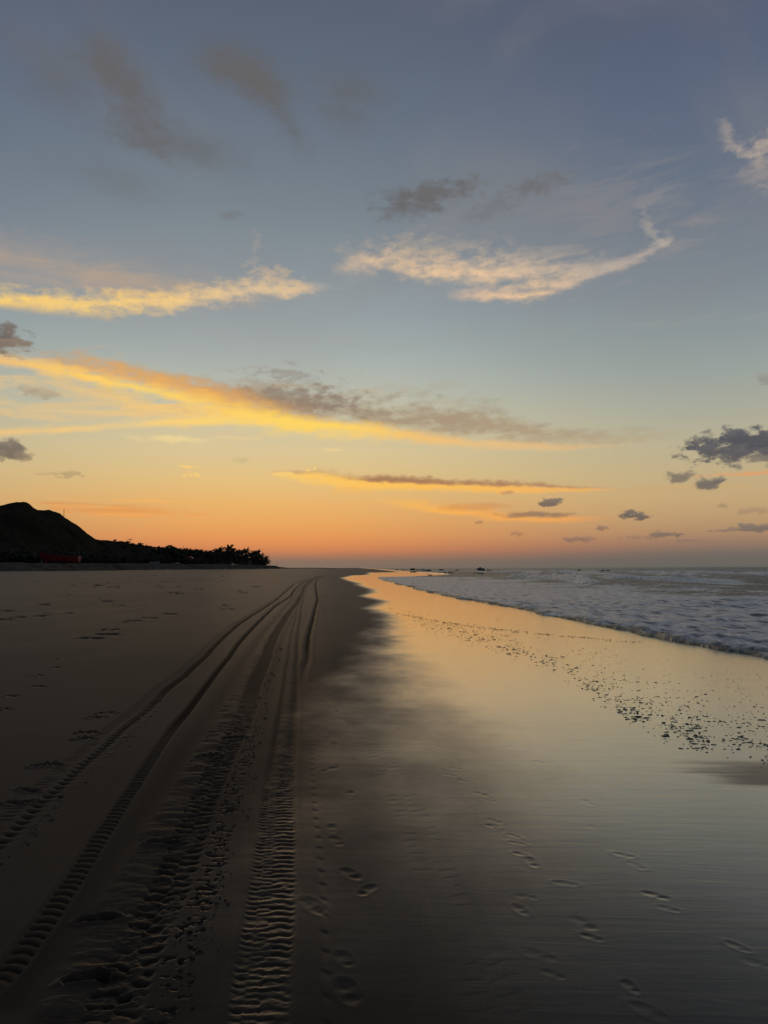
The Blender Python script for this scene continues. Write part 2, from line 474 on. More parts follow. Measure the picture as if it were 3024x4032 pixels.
    over(hz * N.smooth(daz, 60.0, 3.0, .25, .5), N.mix(N.smooth(daz, 3.0, 28.0), lin((126, 110, 98)), lin((104, 101, 96))))

    def bg(c):
        nd = N.n('ShaderNodeBackground')
        N.put(nd.inputs[0], c)
        nd.inputs[1].default_value = 1.0
        return nd.outputs[0]

    def mixsh(f, a, b):
        nd = N.n('ShaderNodeMixShader')
        N.put(nd.inputs[0], f)
        N.put(nd.inputs[1], a)
        N.put(nd.inputs[2], b)
        return nd.outputs[0]
    cloudy = mixsh(N.smooth(el, 16.9, 17.5), bg(sky), bg(upper))
    clear = N.math('MAXIMUM', N.smooth(N.math('ABSOLUTE', az), 38.0, 44.0), N.math('MAXIMUM', N.smooth(el, 39.5, 42.0), N.smooth(el, -0.2, -0.6)))
    fin = mixsh(clear, cloudy, bg(base))
    out = N.n('ShaderNodeOutputWorld')
    t.links.new(fin, out.inputs[0])
    SC.world = w


build_world()

# the last of the sun, soft and nearly level, from beyond the end of the beach
sun_data = bpy.data.lights.new('sun', 'SUN')
sun_data.energy = 0.12
sun_data.angle = math.radians(9.0)
sun_data.color = (1.0, 0.72, 0.45)
sun = bpy.data.objects.new('sun', sun_data)
COL.objects.link(sun)
_d = Vector((math.sin(math.radians(SUN_AZ)) * math.cos(math.radians(SUN_EL)), math.cos(math.radians(SUN_AZ)) * math.cos(math.radians(SUN_EL)), math.sin(math.radians(SUN_EL))))
sun.rotation_euler = (-_d).to_track_quat('-Z', 'Y').to_euler()

# ------------------------------------------------------------------ helpers for meshes
def hash2(ix, iy, seed):
    h = (ix.astype(np.int64) * 374761393 + iy.astype(np.int64) * 668265263 + seed * 974634777) & 0xFFFFFFFF
    h = ((h ^ (h >> 13)) * 1274126177) & 0xFFFFFFFF
    h = h ^ (h >> 16)
    return (h & 0xFFFF) / 65535.0


def vnoise(x, y, seed=0):
    ix, iy = np.floor(x), np.floor(y)
    fx, fy = x - ix, y - iy
    fx = fx * fx * (3 - 2 * fx)
    fy = fy * fy * (3 - 2 * fy)
    a, b = hash2(ix, iy, seed), hash2(ix + 1, iy, seed)
    c, d = hash2(ix, iy + 1, seed), hash2(ix + 1, iy + 1, seed)
    return (a + (b - a) * fx) * (1 - fy) + (c + (d - c) * fx) * fy


def fbm(x, y, seed=0, octs=4, gain=0.5):
    x, y = np.asarray(x, float), np.asarray(y, float)
    s, amp, tot = 0.0, 1.0, 0.0
    for k in range(octs):
        s = s + amp * vnoise(x * 2 ** k + 17.3 * k, y * 2 ** k - 9.1 * k, seed + k)
        tot += amp
        amp *= gain
    return s / tot


def sst(x, a, b):
    t = np.clip((x - a) / (b - a), 0, 1)
    return t * t * (3 - 2 * t)


def finish(o, mat=None, parent=None, **props):
    COL.objects.link(o)
    if mat is not None and o.type == 'MESH' and not o.data.materials:
        o.data.materials.append(mat)
    if parent is not None:
        o.parent = parent
    for k, v in props.items():
        if v is not None:
            o[k] = v
    return o


def grid(name, X, Y, Z, mat, attrs=None, **props):
    nr, nc = X.shape
    me = bpy.data.meshes.new(name)
    co = np.stack([X, Y, Z], -1).reshape(-1, 3).astype(np.float32)
    me.vertices.add(nr * nc)
    me.vertices.foreach_set('co', co.ravel())
    i = np.arange(nr * nc, dtype=np.int32).reshape(nr, nc)
    q = np.stack([i[:-1, :-1], i[:-1, 1:], i[1:, 1:], i[1:, :-1]], -1).reshape(-1)
    nf = (nr - 1) * (nc - 1)
    me.loops.add(nf * 4)
    me.loops.foreach_set('vertex_index', q)
    me.polygons.add(nf)
    me.polygons.foreach_set('loop_start', np.arange(0, nf * 4, 4, dtype=np.int32))
    me.polygons.foreach_set('loop_total', np.full(nf, 4, dtype=np.int32))
    me.polygons.foreach_set('use_smooth', np.ones(nf, dtype=bool))
    for k, v in (attrs or {}).items():
        a = me.attributes.new(k, 'FLOAT', 'POINT')
        a.data.foreach_set('value', v.astype(np.float32).ravel())
    me.update(calc_edges=True)
    me.validate()
    return finish(bpy.data.objects.new(name, me), mat, **props)


def mesh_obj(name, verts, faces, mat, parent=None, smooth=False, **props):
    me = bpy.data.meshes.new(name)
    me.from_pydata([tuple(v) for v in verts], [], [tuple(f) for f in faces])
    if smooth:
        me.polygons.foreach_set('use_smooth', np.ones(len(me.polygons), dtype=bool))
    me.update()
    return finish(bpy.data.objects.new(name, me), mat, parent, **props)


def thing(name, label, cat, loc, rz=0.0, group=None):
    o = bpy.data.objects.new(name, None)
    o.empty_display_size = 0.2
    o.location = loc
    o.rotation_euler = (0, 0, rz)
    return finish(o, None, None, label=label, category=cat, group=group)


def dup(root, loc, rz=0.0, scale=None, label=None, group=None):
    r = root.copy()
    COL.objects.link(r)
    r.location, r.rotation_euler = loc, (0, 0, rz)
    if scale:
        r.scale = scale
    if label:
        r['label'] = label
    if group:
        r['group'] = group
    for ch in list(root.children):
        c = ch.copy()
        COL.objects.link(c)
        c.parent = r
        for g in list(ch.children):
            d = g.copy()
            COL.objects.link(d)
            d.parent = c
    return r


# ------------------------------------------------------------------ lie of the land
TOE_X = -63.0


def zbeach(x, y):
    """the beach face: rises gently inland (left), dips under the sea (right)"""
    x = np.asarray(x, float)
    zl = 0.0185 * np.clip(-x - 1.5, 0, -TOE_X - 1.5)
    zr = -0.018 * np.clip(x + 0.4, 0, 30.0)
    return zl + zr


SEA_Z = -0.17


def ground_at(px, py):
    d = pix_dir(px, py)
    lo, hi = 0.5, 3000.0
    f = lambda t: CAM_H + t * d.z - float(zbeach(t * d.x, t * d.y))
    if d.z >= -1e-5:
        return d.x * 3000, d.y * 3000
    for _ in range(60):
        m = math.sqrt(lo * hi)
        if f(m) > 0:
            lo = m
        else:
            hi = m
    return lo * d.x, lo * d.y


def polyline(pts):
    """photo points along a track -> centre x as a function of distance y"""
    w = sorted(((ground_at(*p)) for p in pts), key=lambda q: q[1])
    return np.array([q[0] for q in w]), np.array([q[1] for q in w])


# edge of the foam, and edge between damp and shining sand, as x(y)
def xyline(pts):
    return np.array([p[1] for p in pts], float), np.array([p[0] for p in pts], float)


FRONT = xyline([(9.6, -40), (8.6, 0), (7.45, 14.8), (7.1, 18), (6.75, 21.4), (6.1, 26), (5.3, 32), (3.7, 45), (1.9, 67), (0.1, 90), (-1.4, 113), (-0.6, 124), (4, 138), (11, 165),
                (16, 190), (18, 230), (14, 300), (8, 440), (0, 700), (-22, 1200), (-60, 2000), (-200, 6000)])
WET = xyline([(-0.1, -40), (-0.10, 0), (-0.15, 8), (-0.25, 11), (-0.2, 18), (-0.05, 25), (-0.75, 31), (-0.05, 37), (-1.35, 44), (-0.7, 50), (-1.0, 58), (-2.7, 70), (-3.0, 80), (-4.6, 95), (-6.7, 117),
              (-6.2, 130), (-6.6, 147), (-4.1, 172), (-4.4, 200), (-5.0, 240), (0.3, 258), (5.2, 288), (4.2, 340), (1.0, 440), (-8, 700), (-30, 1200), (-70, 2000), (-210, 6000)])


def x_front(y):
    return np.interp(y, *FRONT)


def x_wet(y):
    return np.interp(y, *WET)


# ------------------------------------------------------------------ tracks and footprints
TR = {
    'lug': [(-60, 3383), (0, 3330), (60, 3276), (163, 3171), (265, 3080), (338, 3008), (416, 2939), (482, 2872), (567, 2806), (651, 2717), (723, 2663), (796, 2594), (868, 2522), (940, 2457), (1013, 2410), (1085, 2363),
            (1128, 2327), (1157, 2301), (1200, 2285), (1262, 2265)],
    'narrow': [(-60, 3924), (0, 3876), (78, 3786), (133, 3701), (199, 3611), (241, 3539), (289, 3472), (338, 3396), (392, 3307), (446, 3234), (500, 3147), (543, 3083), (585, 3011), (627, 2945), (675, 2872), (724, 2812),
               (796, 2717), (868, 2627), (940, 2533), (1013, 2453), (1085, 2384), (1143, 2348), (1161, 2319), (1193, 2294), (1225, 2280), (1266, 2264)],
    'rut': [(-20, 4080), (60, 3943), (169, 3792), (259, 3641), (362, 3478), (500, 3270), (603, 3138), (711, 2981), (802, 2836), (880, 2720), (960, 2600), (1040, 2490), (1100, 2420), (1150, 2360), (1180, 2320), (1215, 2288), (1270, 2263)],
    'chunk': [(405, 4090), (440, 4027), (470, 3943), (512, 3834), (555, 3738), (603, 3629), (651, 3539), (693, 3448), (730, 3343), (765, 3258), (803, 3162), (836, 3083), (872, 2999), (920, 2902), (960, 2818), (995, 2701), (1030, 2630),
              (1057, 2560), (1088, 2495), (1125, 2430), (1166, 2378), (1187, 2340), (1198, 2310), (1225, 2286), (1275, 2263)],
    'broad': [(1020, 4110), (1038, 3993), (1050, 3843), (1071, 3600), (1092, 3318), (1105, 3100), (1123, 2891), (1138, 2740), (1152, 2606), (1166, 2487), (1180, 2400), (1192, 2345), (1210, 2305), (1236, 2284), (1280, 2262)],
    'line': [(1160, 2760), (1185, 2677), (1205, 2600), (1212, 2535), (1223, 2468), (1237, 2416), (1249, 2359), (1242, 2300), (1246, 2285), (1290, 2262)],
    'faint': [(2010, 4060), (1979, 3982), (1931, 3878), (1899, 3759), (1828, 3663), (1788, 3575), (1748, 3503), (1700, 3391), (1641, 3245), (1560, 3080), (1455, 2915), (1432, 2839), (1385, 2720), (1337, 2620), (1313, 2544), (1294, 2487),
              (1275, 2407), (1257, 2350), (1247, 2310)],
}
PRINTS_DRY = [(203, 2415), (65, 2430), (22, 2441), (156, 2426), (253, 2412), (336, 2357), (420, 2368), (467, 2383), (362, 2400), (586, 2433), (539, 2444), (489, 2450), (662, 2417), (441, 2478), (423, 2497), (359, 2511),
              (212, 2596), (217, 2630), (145, 2661), (152, 2703), (51, 2741), (11, 2793), (380, 2826), (420, 2808), (332, 2908), (166, 3016), (115, 3113), (75, 3162), (215, 3012), (345, 2885), (392, 3626), (344, 3861), (642, 3322),
              (826, 2975), (928, 2902), (407, 2359), (24, 2404), (177, 2381), (560, 2382), (900, 2400), (870, 2384), (1018, 2398)]
PRINTS_DAMP = [(1270, 2551), (1303, 2538), (1303, 2570), (1263, 2585), (1292, 2597), (1239, 2604), (1313, 2613), (1280, 2625), (1325, 2663), (1277, 2692), (1296, 2715), (1332, 2725), (1273, 2763), (1322, 2805), (1242, 2867), (1320, 2934),
               (1299, 3029), (1379, 3128), (1308, 3264), (1325, 3312), (1445, 3505), (1234, 3565), (1355, 3776), (1373, 3903), (1380, 3440), (1252, 2520), (1265, 2500), (1290, 2480)]
PRINTS_WET = [(1939, 3252), (1945, 3232), (2023, 3292), (2035, 3320), (2051, 3364), (2091, 3395), (2227, 3479), (2071, 3531), (2051, 3583), (2334, 3260), (2458, 3368), (2502, 3407), (2295, 3635), (2330, 3691),
              (2582, 3526), (2634, 3579), (2905, 3727), (2993, 3795), (2482, 3886), (2554, 3982), (2179, 3838), (2125, 3760), (1767, 3051), (1596, 2919), (1845, 2748), (1826, 2772), (1885, 2806), (1899, 2850), (1968, 2890),
              (2017, 2943), (2124, 3002), (2183, 3076), (2310, 3159), (1938, 3257), (1929, 3154), (1889, 3126), (1821, 3075), (1659, 2845), (1645, 2806), (1738, 2899), (1743, 2943), (1792, 3026), (1503, 2821), (1650, 2660),
              (1530, 2640), (1480, 2680), (1420, 2620), (1460, 2590), (1390, 2700), (1560, 2870)]


def build_beach(mat):
    v = np.arange(4848 / 2.2, 4848 / 60.0, -2.75)
    near = 4848.0 / v
    v2 = np.arange(4848 / 60.0, 4848 / 330.0, -0.75)
    far = np.geomspace(335, 6500, 44)
    yr = np.concatenate([np.arange(-9, 2.18, 0.34), near, 4848.0 / v2, far])
    s = np.concatenate([-np.geomspace(0.66, 4.2, 46)[::-1], np.arange(-0.655, 0.18, 0.00132), np.arange(0.18, 0.66, 0.0024), np.geomspace(0.665, 4.2, 46)])
    w = np.where(yr > 2.0, yr + 0.25, 2.25 + 0.02 * (yr - 2.0))
    Y = np.repeat(yr[:, None], len(s), 1)
    X = w[:, None] * s[None, :]
    Z = zbeach(X, Y)
    Z = np.where(X < TOE_X - 14, -1.5, Z)
    Z = np.where(X > x_front(Y) + 25, -1.2, Z)
    Z = Z - 0.55 * sst(X - x_front(Y), 1.0, 3.5)
    # gentle undulation of the dry upper beach, none on the swash-smoothed face
    dryness = sst(-X, 1.0, 16.0)
    dd = np.clip(Y, 1, 400)
    Z = Z + dryness * sst(Y, 6, 40) * (fbm(X * 0.16, Y * 0.07, 3, 4) - 0.5) * 0.16
    Z = Z + (fbm(X * 0.5, Y * 0.22, 5, 3) - 0.5) * 0.018 * sst(-X, -1.5, 1.5)
    dist = np.zeros_like(Z)                                    # churned, damper sand, plus shade in ruts and prints painted as darker colour
    step = np.where(Y > 2, (dd ** 2) / 4848 * 2.75, 0.05)      # how finely the sheet is cut there

    def along(name, half, spread=1.6):
        xs, ys = polyline(TR[name])
        yy = yr
        xc = np.interp(yy, ys, xs)
        dxdy = np.gradient(xc, yy)
        ok = (yy > ys[0]) & (yy < ys[-1])
        c = 1 / np.sqrt(1 + dxdy ** 2)
        wig = (fbm(yy * 0.35, yy * 0 + 3.3, 21, 3) - 0.5) * 0.06
        u = (X - (xc + wig)[:, None]) * c[:, None] / half
        m = (np.abs(u) < spread) & ok[:, None]
        # fade in at the ends
        e = sst(yy, ys[0] - 0.01, ys[0] + 0.2) * (1 - sst(yy, ys[-1] * 0.8, ys[-1]))
        return np.nonzero(m), u, e

    def put(mask, dz, dk):
        Z[mask] += dz
        dist[mask] = np.maximum(dist[mask], dk)

    def keep(pitch, st):
        return 1 - sst(st, pitch * 0.28, pitch * 0.6)

    def pits(phase, sharp):
        return np.clip(np.cos(phase * 2 * math.pi), 0, 1) ** sharp

    def saw(phase, back=0.22):
        """a print that deepens slowly and ends in a steep wall on its far side"""
        f = phase - np.floor(phase)
        return np.where(f < 1 - back, (f / (1 - back)) ** 2.2, (1 - f) / back)

    # lugged tyre, far left: separate lens-shaped pits on its right, thin scratches on its left
    mk, U, E = along('lug', 0.052, 5.0)
    u, y, x, st, e = U[mk], Y[mk], X[mk], step[mk], E[mk[0]]
    wob = (fbm(x * 5, y * 5, 31, 2) - 0.5)
    k = keep(0.108, st)
    lens = np.clip(1 - (u / 1.1) ** 2, 0, 1)
    ph = y / 0.108 + 0.05 * u + wob * 0.25
    p1 = np.clip(saw(ph) - (1 - lens) * 0.9, 0, 1) * 1.25
    left = sst(u, -4.2, -3.4) * (1 - sst(u, -1.9, -1.3))
    p2 = saw(y / 0.07 - 0.12 * u + wob * 0.7, 0.25) * sst(fbm(x * 12, y * 9, 32, 2), 0.30, 0.55)
    band_ = sst(u, -1.5, -0.9) * (1 - sst(u, 0.8, 1.3))
    dz = -(k * p1 * 0.030 + (1 - k) * 0.028 * band_) - left * (keep(0.07, st) * p2 * 0.013 + (1 - keep(0.07, st)) * 0.010)
    crumbs = (fbm(x * 24, y * 24, 33, 2) > 0.68) * sst(u, 1.2, 1.5) * (1 - sst(u, 2.4, 3.4)) * k * 0.008
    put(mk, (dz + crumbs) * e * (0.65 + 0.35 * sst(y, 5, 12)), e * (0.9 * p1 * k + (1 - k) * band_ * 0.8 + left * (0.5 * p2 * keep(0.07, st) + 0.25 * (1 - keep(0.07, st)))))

    # narrow tyre: close curved bars
    mk, U, E = along('narrow', 0.050, 2.2)
    u, y, x, st, e = U[mk], Y[mk], X[mk], step[mk], E[mk[0]]
    wide = 1 + 0.35 * sst(y, 10, 40)
    inn = 1 - sst(np.abs(u) / wide, 0.75, 1.15)
    k = keep(0.072, st)
    p = saw(y / 0.072 + 0.30 * u * u + (fbm(x * 7, y * 7, 35, 2) - .5) * 0.5, 0.25)
    put(mk, e * (-inn * (0.005 + k * p * 0.012 + (1 - k) * 0.028) + 0.003 * np.exp(-((np.abs(u) - 1.45) / 0.3) ** 2)), e * inn * (0.2 + 0.75 * np.maximum(p * k, (1 - k) * 0.9)))

    # smooth broad rut
    mk, U, E = along('rut', 0.12, 2.2)
    u, y, x, st, e = U[mk], Y[mk], X[mk], step[mk], E[mk[0]]
    put(mk, e * (-0.012 * np.exp(-(u / 0.8) ** 2) + 0.006 * np.exp(-((u - 1.5) / 0.4) ** 2) * (fbm(x * 9, y * 9, 36, 3)) + 0.002 * np.exp(-((u + 1.4) / 0.3) ** 2)), e * 0.30 * np.exp(-(u / 0.85) ** 2))

    # churned sand between the rut and the chunky tyre
    xs1, ys1 = polyline(TR['rut'])
    xs2, ys2 = polyline(TR['chunk'])
    a, b = np.interp(yr, ys1, xs1)[:, None], np.interp(yr, ys2, xs2)[:, None]
    f = np.clip((X - a) / np.maximum(b - a, 0.05), 0, 1)
    m = np.nonzero((f > 0) & (f < 1) & (Y > 2.0) & (Y < 45))
    r = sst(f[m], 0.15, 0.4) * (1 - sst(f[m], 0.85, 1.0))
    ch = (fbm(X[m] * 6, Y[m] * 15, 41, 5, 0.6) - 0.5)
    put(m, r * (ch * 0.022 * keep(0.12, step[m]) + 0.002), r * 0.4 * sst(-ch, 0.05, 0.12))

    # chunky tyre: short broken bars in two columns
    mk, U, E = along('chunk', 0.10, 3.2)
    u, y, x, st, e = U[mk], Y[mk], X[mk], step[mk], E[mk[0]]
    inn = 1 - sst(np.abs(u), 0.8, 1.25)
    k = keep(0.105, st)
    big = fbm(x * 8, y * 8, 43, 3) - 0.5
    b1 = saw(y / 0.095 + 0.10 * u + big * 1.1, 0.16) * (1 - sst(u, -0.1, 0.12)) * sst(u, -1.15, -0.9)
    b2 = saw(y / 0.095 + 0.45 - 0.16 * u + big * 1.1, 0.16) * sst(u, -0.12, 0.1) * (1 - sst(u, 0.95, 1.2))
    brk = sst(fbm(x * 14, y * 9, 44, 2), 0.26, 0.5)
    p = np.maximum(b1, b2) * brk
    rough_ = fbm(x * 26, y * 30, 45, 3) - 0.5
    side = sst(u, 1.15, 1.4) * (1 - sst(u, 1.9, 2.9))
    nick = sst(fbm(x * 30, y * 42, 46, 2), 0.64, 0.72) * side
    put(mk, e * (-inn * (0.004 + k * p * 0.015 + (1 - k) * 0.022) + inn * (rough_ * 0.016 + big * 0.005) * k - nick * 0.010 * keep(0.06, st)),
        e * np.maximum(inn * (0.22 + 0.7 * np.maximum(p * k, (1 - k) * 0.55)), np.maximum(nick * 0.8 * keep(0.06, st), side * (1 - k) * 0.25)))

    # broad tyre in the middle: chevrons on the right, finer bars on the left
    mk, U, E = along('broad', 0.105, 3.4)
    u, y, x, st, e = U[mk], Y[mk], X[mk], step[mk], E[mk[0]]
    inn = 1 - sst(np.abs(u), 0.85, 1.25)
    wob = fbm(x * 9, y * 9, 51, 3) - 0.5
    brk = 0.35 + 0.65 * sst(fbm(x * 16, y * 12, 54, 2), 0.28, 0.5)
    k1, k2 = keep(0.072, st), keep(0.045, st)
    chev = saw(y / 0.064 + 0.42 * np.abs(u - 0.42) + wob * 0.75, 0.2) * sst(u, -0.2, 0.0) * (1 - sst(u, 0.85, 1.1)) * brk
    barsl = saw(y / 0.056 + 0.2 * u + wob * 0.6, 0.22) * (1 - sst(u, -0.72, -0.55)) * sst(u, -1.2, -0.95) * brk
    minor = saw(y / 0.045 - 0.3 * u + wob * 0.9, 0.25) * sst(u, -0.65, -0.5) * (1 - sst(u, -0.1, 0.05)) * brk
    ridge = np.exp(-((np.abs(u) - 1.3) / 0.22) ** 2)
    far_lines = (np.exp(-((u + 0.9) / 0.25) ** 2) + 1.3 * np.exp(-((u - 0.55) / 0.4) ** 2)) * (1 - k2)
    out2 = np.exp(-((u - 2.35) / 0.16) ** 2) * saw(y / 0.17 + u * 0.5, 0.15) * sst(9 - y, 0, 3)
    put(mk, e * (-inn * 0.003 - chev * 0.0075 * k1 - barsl * 0.007 * keep(0.056, st) - minor * 0.0045 * k2 + ridge * 0.003 - far_lines * 0.012 + inn * wob * 0.007 + inn * (fbm(x * 30, y * 34, 57, 3) - 0.5) * 0.006 * k1 - out2 * 0.003),
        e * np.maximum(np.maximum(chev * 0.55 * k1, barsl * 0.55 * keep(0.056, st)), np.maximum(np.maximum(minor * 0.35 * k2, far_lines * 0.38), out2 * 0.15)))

    # one clean rut edge further off, and the faint old track that swings to the right
    mk, U, E = along('line', 0.075, 2.0)
    u, y, st, e = U[mk], Y[mk], step[mk], E[mk[0]] * sst(Y[mk], 9, 17)
    put(mk, e * (-0.05 * np.exp(-(u / 0.7) ** 2) + 0.01 * np.exp(-((np.abs(u) - 1.4) / 0.4) ** 2)), e * np.exp(-(u / 0.8) ** 2))
    mk, U, E = along('faint', 0.12, 1.8)
    u, y, x, st, e = U[mk], Y[mk], X[mk], step[mk], E[mk[0]]
    inn = 1 - sst(np.abs(u), 0.6, 1.2)
    k = keep(0.1, st)
    p = saw(y / 0.11 - 0.42 * np.abs(u) * np.sign(u) + (fbm(x * 8, y * 8, 55, 2) - .5) * .5 + (u > 0) * 0.4, 0.15) * sst(fbm(x * 9, y * 4, 56, 2), 0.38, 0.6) * sst(np.abs(u), 0.05, 0.2)
    put(mk, e * inn * (-0.001 - 0.0018 * p * k * (0.3 + 0.7 * sst(y, 3.4, 6.0))), e * inn * (0.05 + 0.10 * p * k))

    # footprints
    def sink(px, py, depth, size, turn, rim, dk):
        x0, y0 = ground_at(px, py)
        if y0 < 1.9 or y0 > 300:
            return
        R = 0.42 * size
        r0, r1 = np.searchsorted(yr, [y0 - R, y0 + R])
        r1 = max(r1, r0 + 1)
        sub = slice(max(r0 - 1, 0), r1 + 1)
        dx, dy = X[sub] - x0, Y[sub] - y0
        c, sn = math.cos(turn), math.sin(turn)
        lx, ly = (dx * c + dy * sn) / size, (-dx * sn + dy * c) / size
        nb = (fbm(X[sub] * 17, Y[sub] * 17, int(px) % 97, 3) - 0.5) * 1.6
        lx = lx + nb * 0.02
        ly = ly + (fbm(X[sub] * 15, Y[sub] * 15, int(px) % 89 + 5, 2) - 0.5) * 0.05
        ball = np.exp(-((lx / 0.055) ** 2 + ((ly - 0.06) / 0.075) ** 2) ** 1.4)
        heel = np.exp(-((lx / 0.042) ** 2 + ((ly + 0.085) / 0.05) ** 2) ** 1.4)
        q = (int(px * 7 + py * 3) % 10) / 10.0
        d = np.maximum(ball * (0.55 + 0.45 * abs(1 - 2 * q)), heel * (1.1 - 0.9 * q))
        d = np.clip(d * (1.0 + 0.8 * (dk > 0.8)), 0, 1)
        rr = np.sqrt((lx / 0.075) ** 2 + (ly / 0.16) ** 2)
        rimv = np.exp(-((rr - 1.1) / 0.22) ** 2)
        fade = 1.0
        Z[sub] += (-depth * d * (1 + nb) + rim * rimv * (1 + nb)) * fade
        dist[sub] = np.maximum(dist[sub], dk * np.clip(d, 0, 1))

    rr = random.Random(5)
    for p in PRINTS_DRY:
        far = ground_at(*p)[1]
        for j in range(2 if far > 14 else 1):
            sink(p[0] + rr.uniform(-9, 9) * j, p[1] + rr.uniform(-3, 3) * j, 0.06 if far > 14 else 0.028, rr.uniform(1.5, 2.2) if far > 14 else 0.62, rr.uniform(-1.9, -1.0), 0.014, 0.9)
    for p in PRINTS_DAMP:
        sink(p[0], p[1], rr.uniform(0.0015, 0.0045), rr.uniform(0.5, 0.72), rr.uniform(-0.9, 0.8), 0.0006, 0.35)
    for p in PRINTS_WET:
        sink(p[0], p[1], rr.uniform(0.0008, 0.0026), rr.uniform(0.34, 0.56), rr.uniform(0.1, 1.3), rr.uniform(0.0, 0.0009), 0.0)
    for _ in range(560):                                       # trampled upper beach below the bank
        px = rr.triangular(-40, 1120, 640)
        py = 2241 + abs(rr.gauss(0, 1)) * 38
        sink(px, py, rr.uniform(0.04, 0.10), rr.uniform(1.2, 3.0) * (1 if py > 2262 else 1.5), rr.uniform(-1.9, -1.2), 0.02, 1.0)

    # wetness of the sand
    edge = x_wet(Y) + (fbm(X * 0.2, Y * 0.05, 61, 3) - 0.5) * 1.2 * sst(Y, 12, 60) + (fbm(X * 1.3, Y * 0.8, 62, 5, 0.6) - 0.5) * 0.9 * (1 - sst(Y, 14, 40))
    wid = np.interp(Y, [0, 4, 8, 12, 20, 30, 60, 120, 400], [3.4, 3.0, 2.4, 1.9, 1.2, 0.9, 1.2, 1.6, 3.0])
    wet = 0.75 * sst(X - edge, -0.42 * wid, 0.7 * wid) + 0.25 * np.clip((X - edge + 0.36 * wid) / (1.26 * wid), 0, 1)
    damp = sst(X - edge, -2.2 - 0.02 * dd, 0.2)
    # a patch that has drained and lost its shine, out on the right
    ex, ey = (X - 3.75) / 1.65, (Y - 6.35) / 0.62
    rr2 = np.sqrt(ex ** 2 + ey ** 2) + (fbm(X * 1.2, Y * 9, 64, 4) - 0.5) * 0.9
    drained = (1 - sst(rr2, 0.55, 1.05)) * sst(X, 1.9, 2.7)
    return grid('beach', X, Y, Z, mat, {'wet': wet, 'damp': damp, 'turned_shade': dist, 'drained': drained}, kind='structure')


# ------------------------------------------------------------------ materials of the ground
def new_mat(name):
    m = bpy.data.materials.new(name)
    m.use_nodes = True
    m.node_tree.nodes.clear()
    N = NT(m.node_tree)
    out = N.n('ShaderNodeOutputMaterial')
    return m, N, out


def bump(N, height, strength, dist, normal=None):
    b = N.n('ShaderNodeBump')
    b.inputs['Strength'].default_value = strength
    b.inputs['Distance'].default_value = dist
    N.put(b.inputs['Height'], height)
    if normal is not None:
        N.put(b.inputs['Normal'], normal)
    return b.outputs[0]


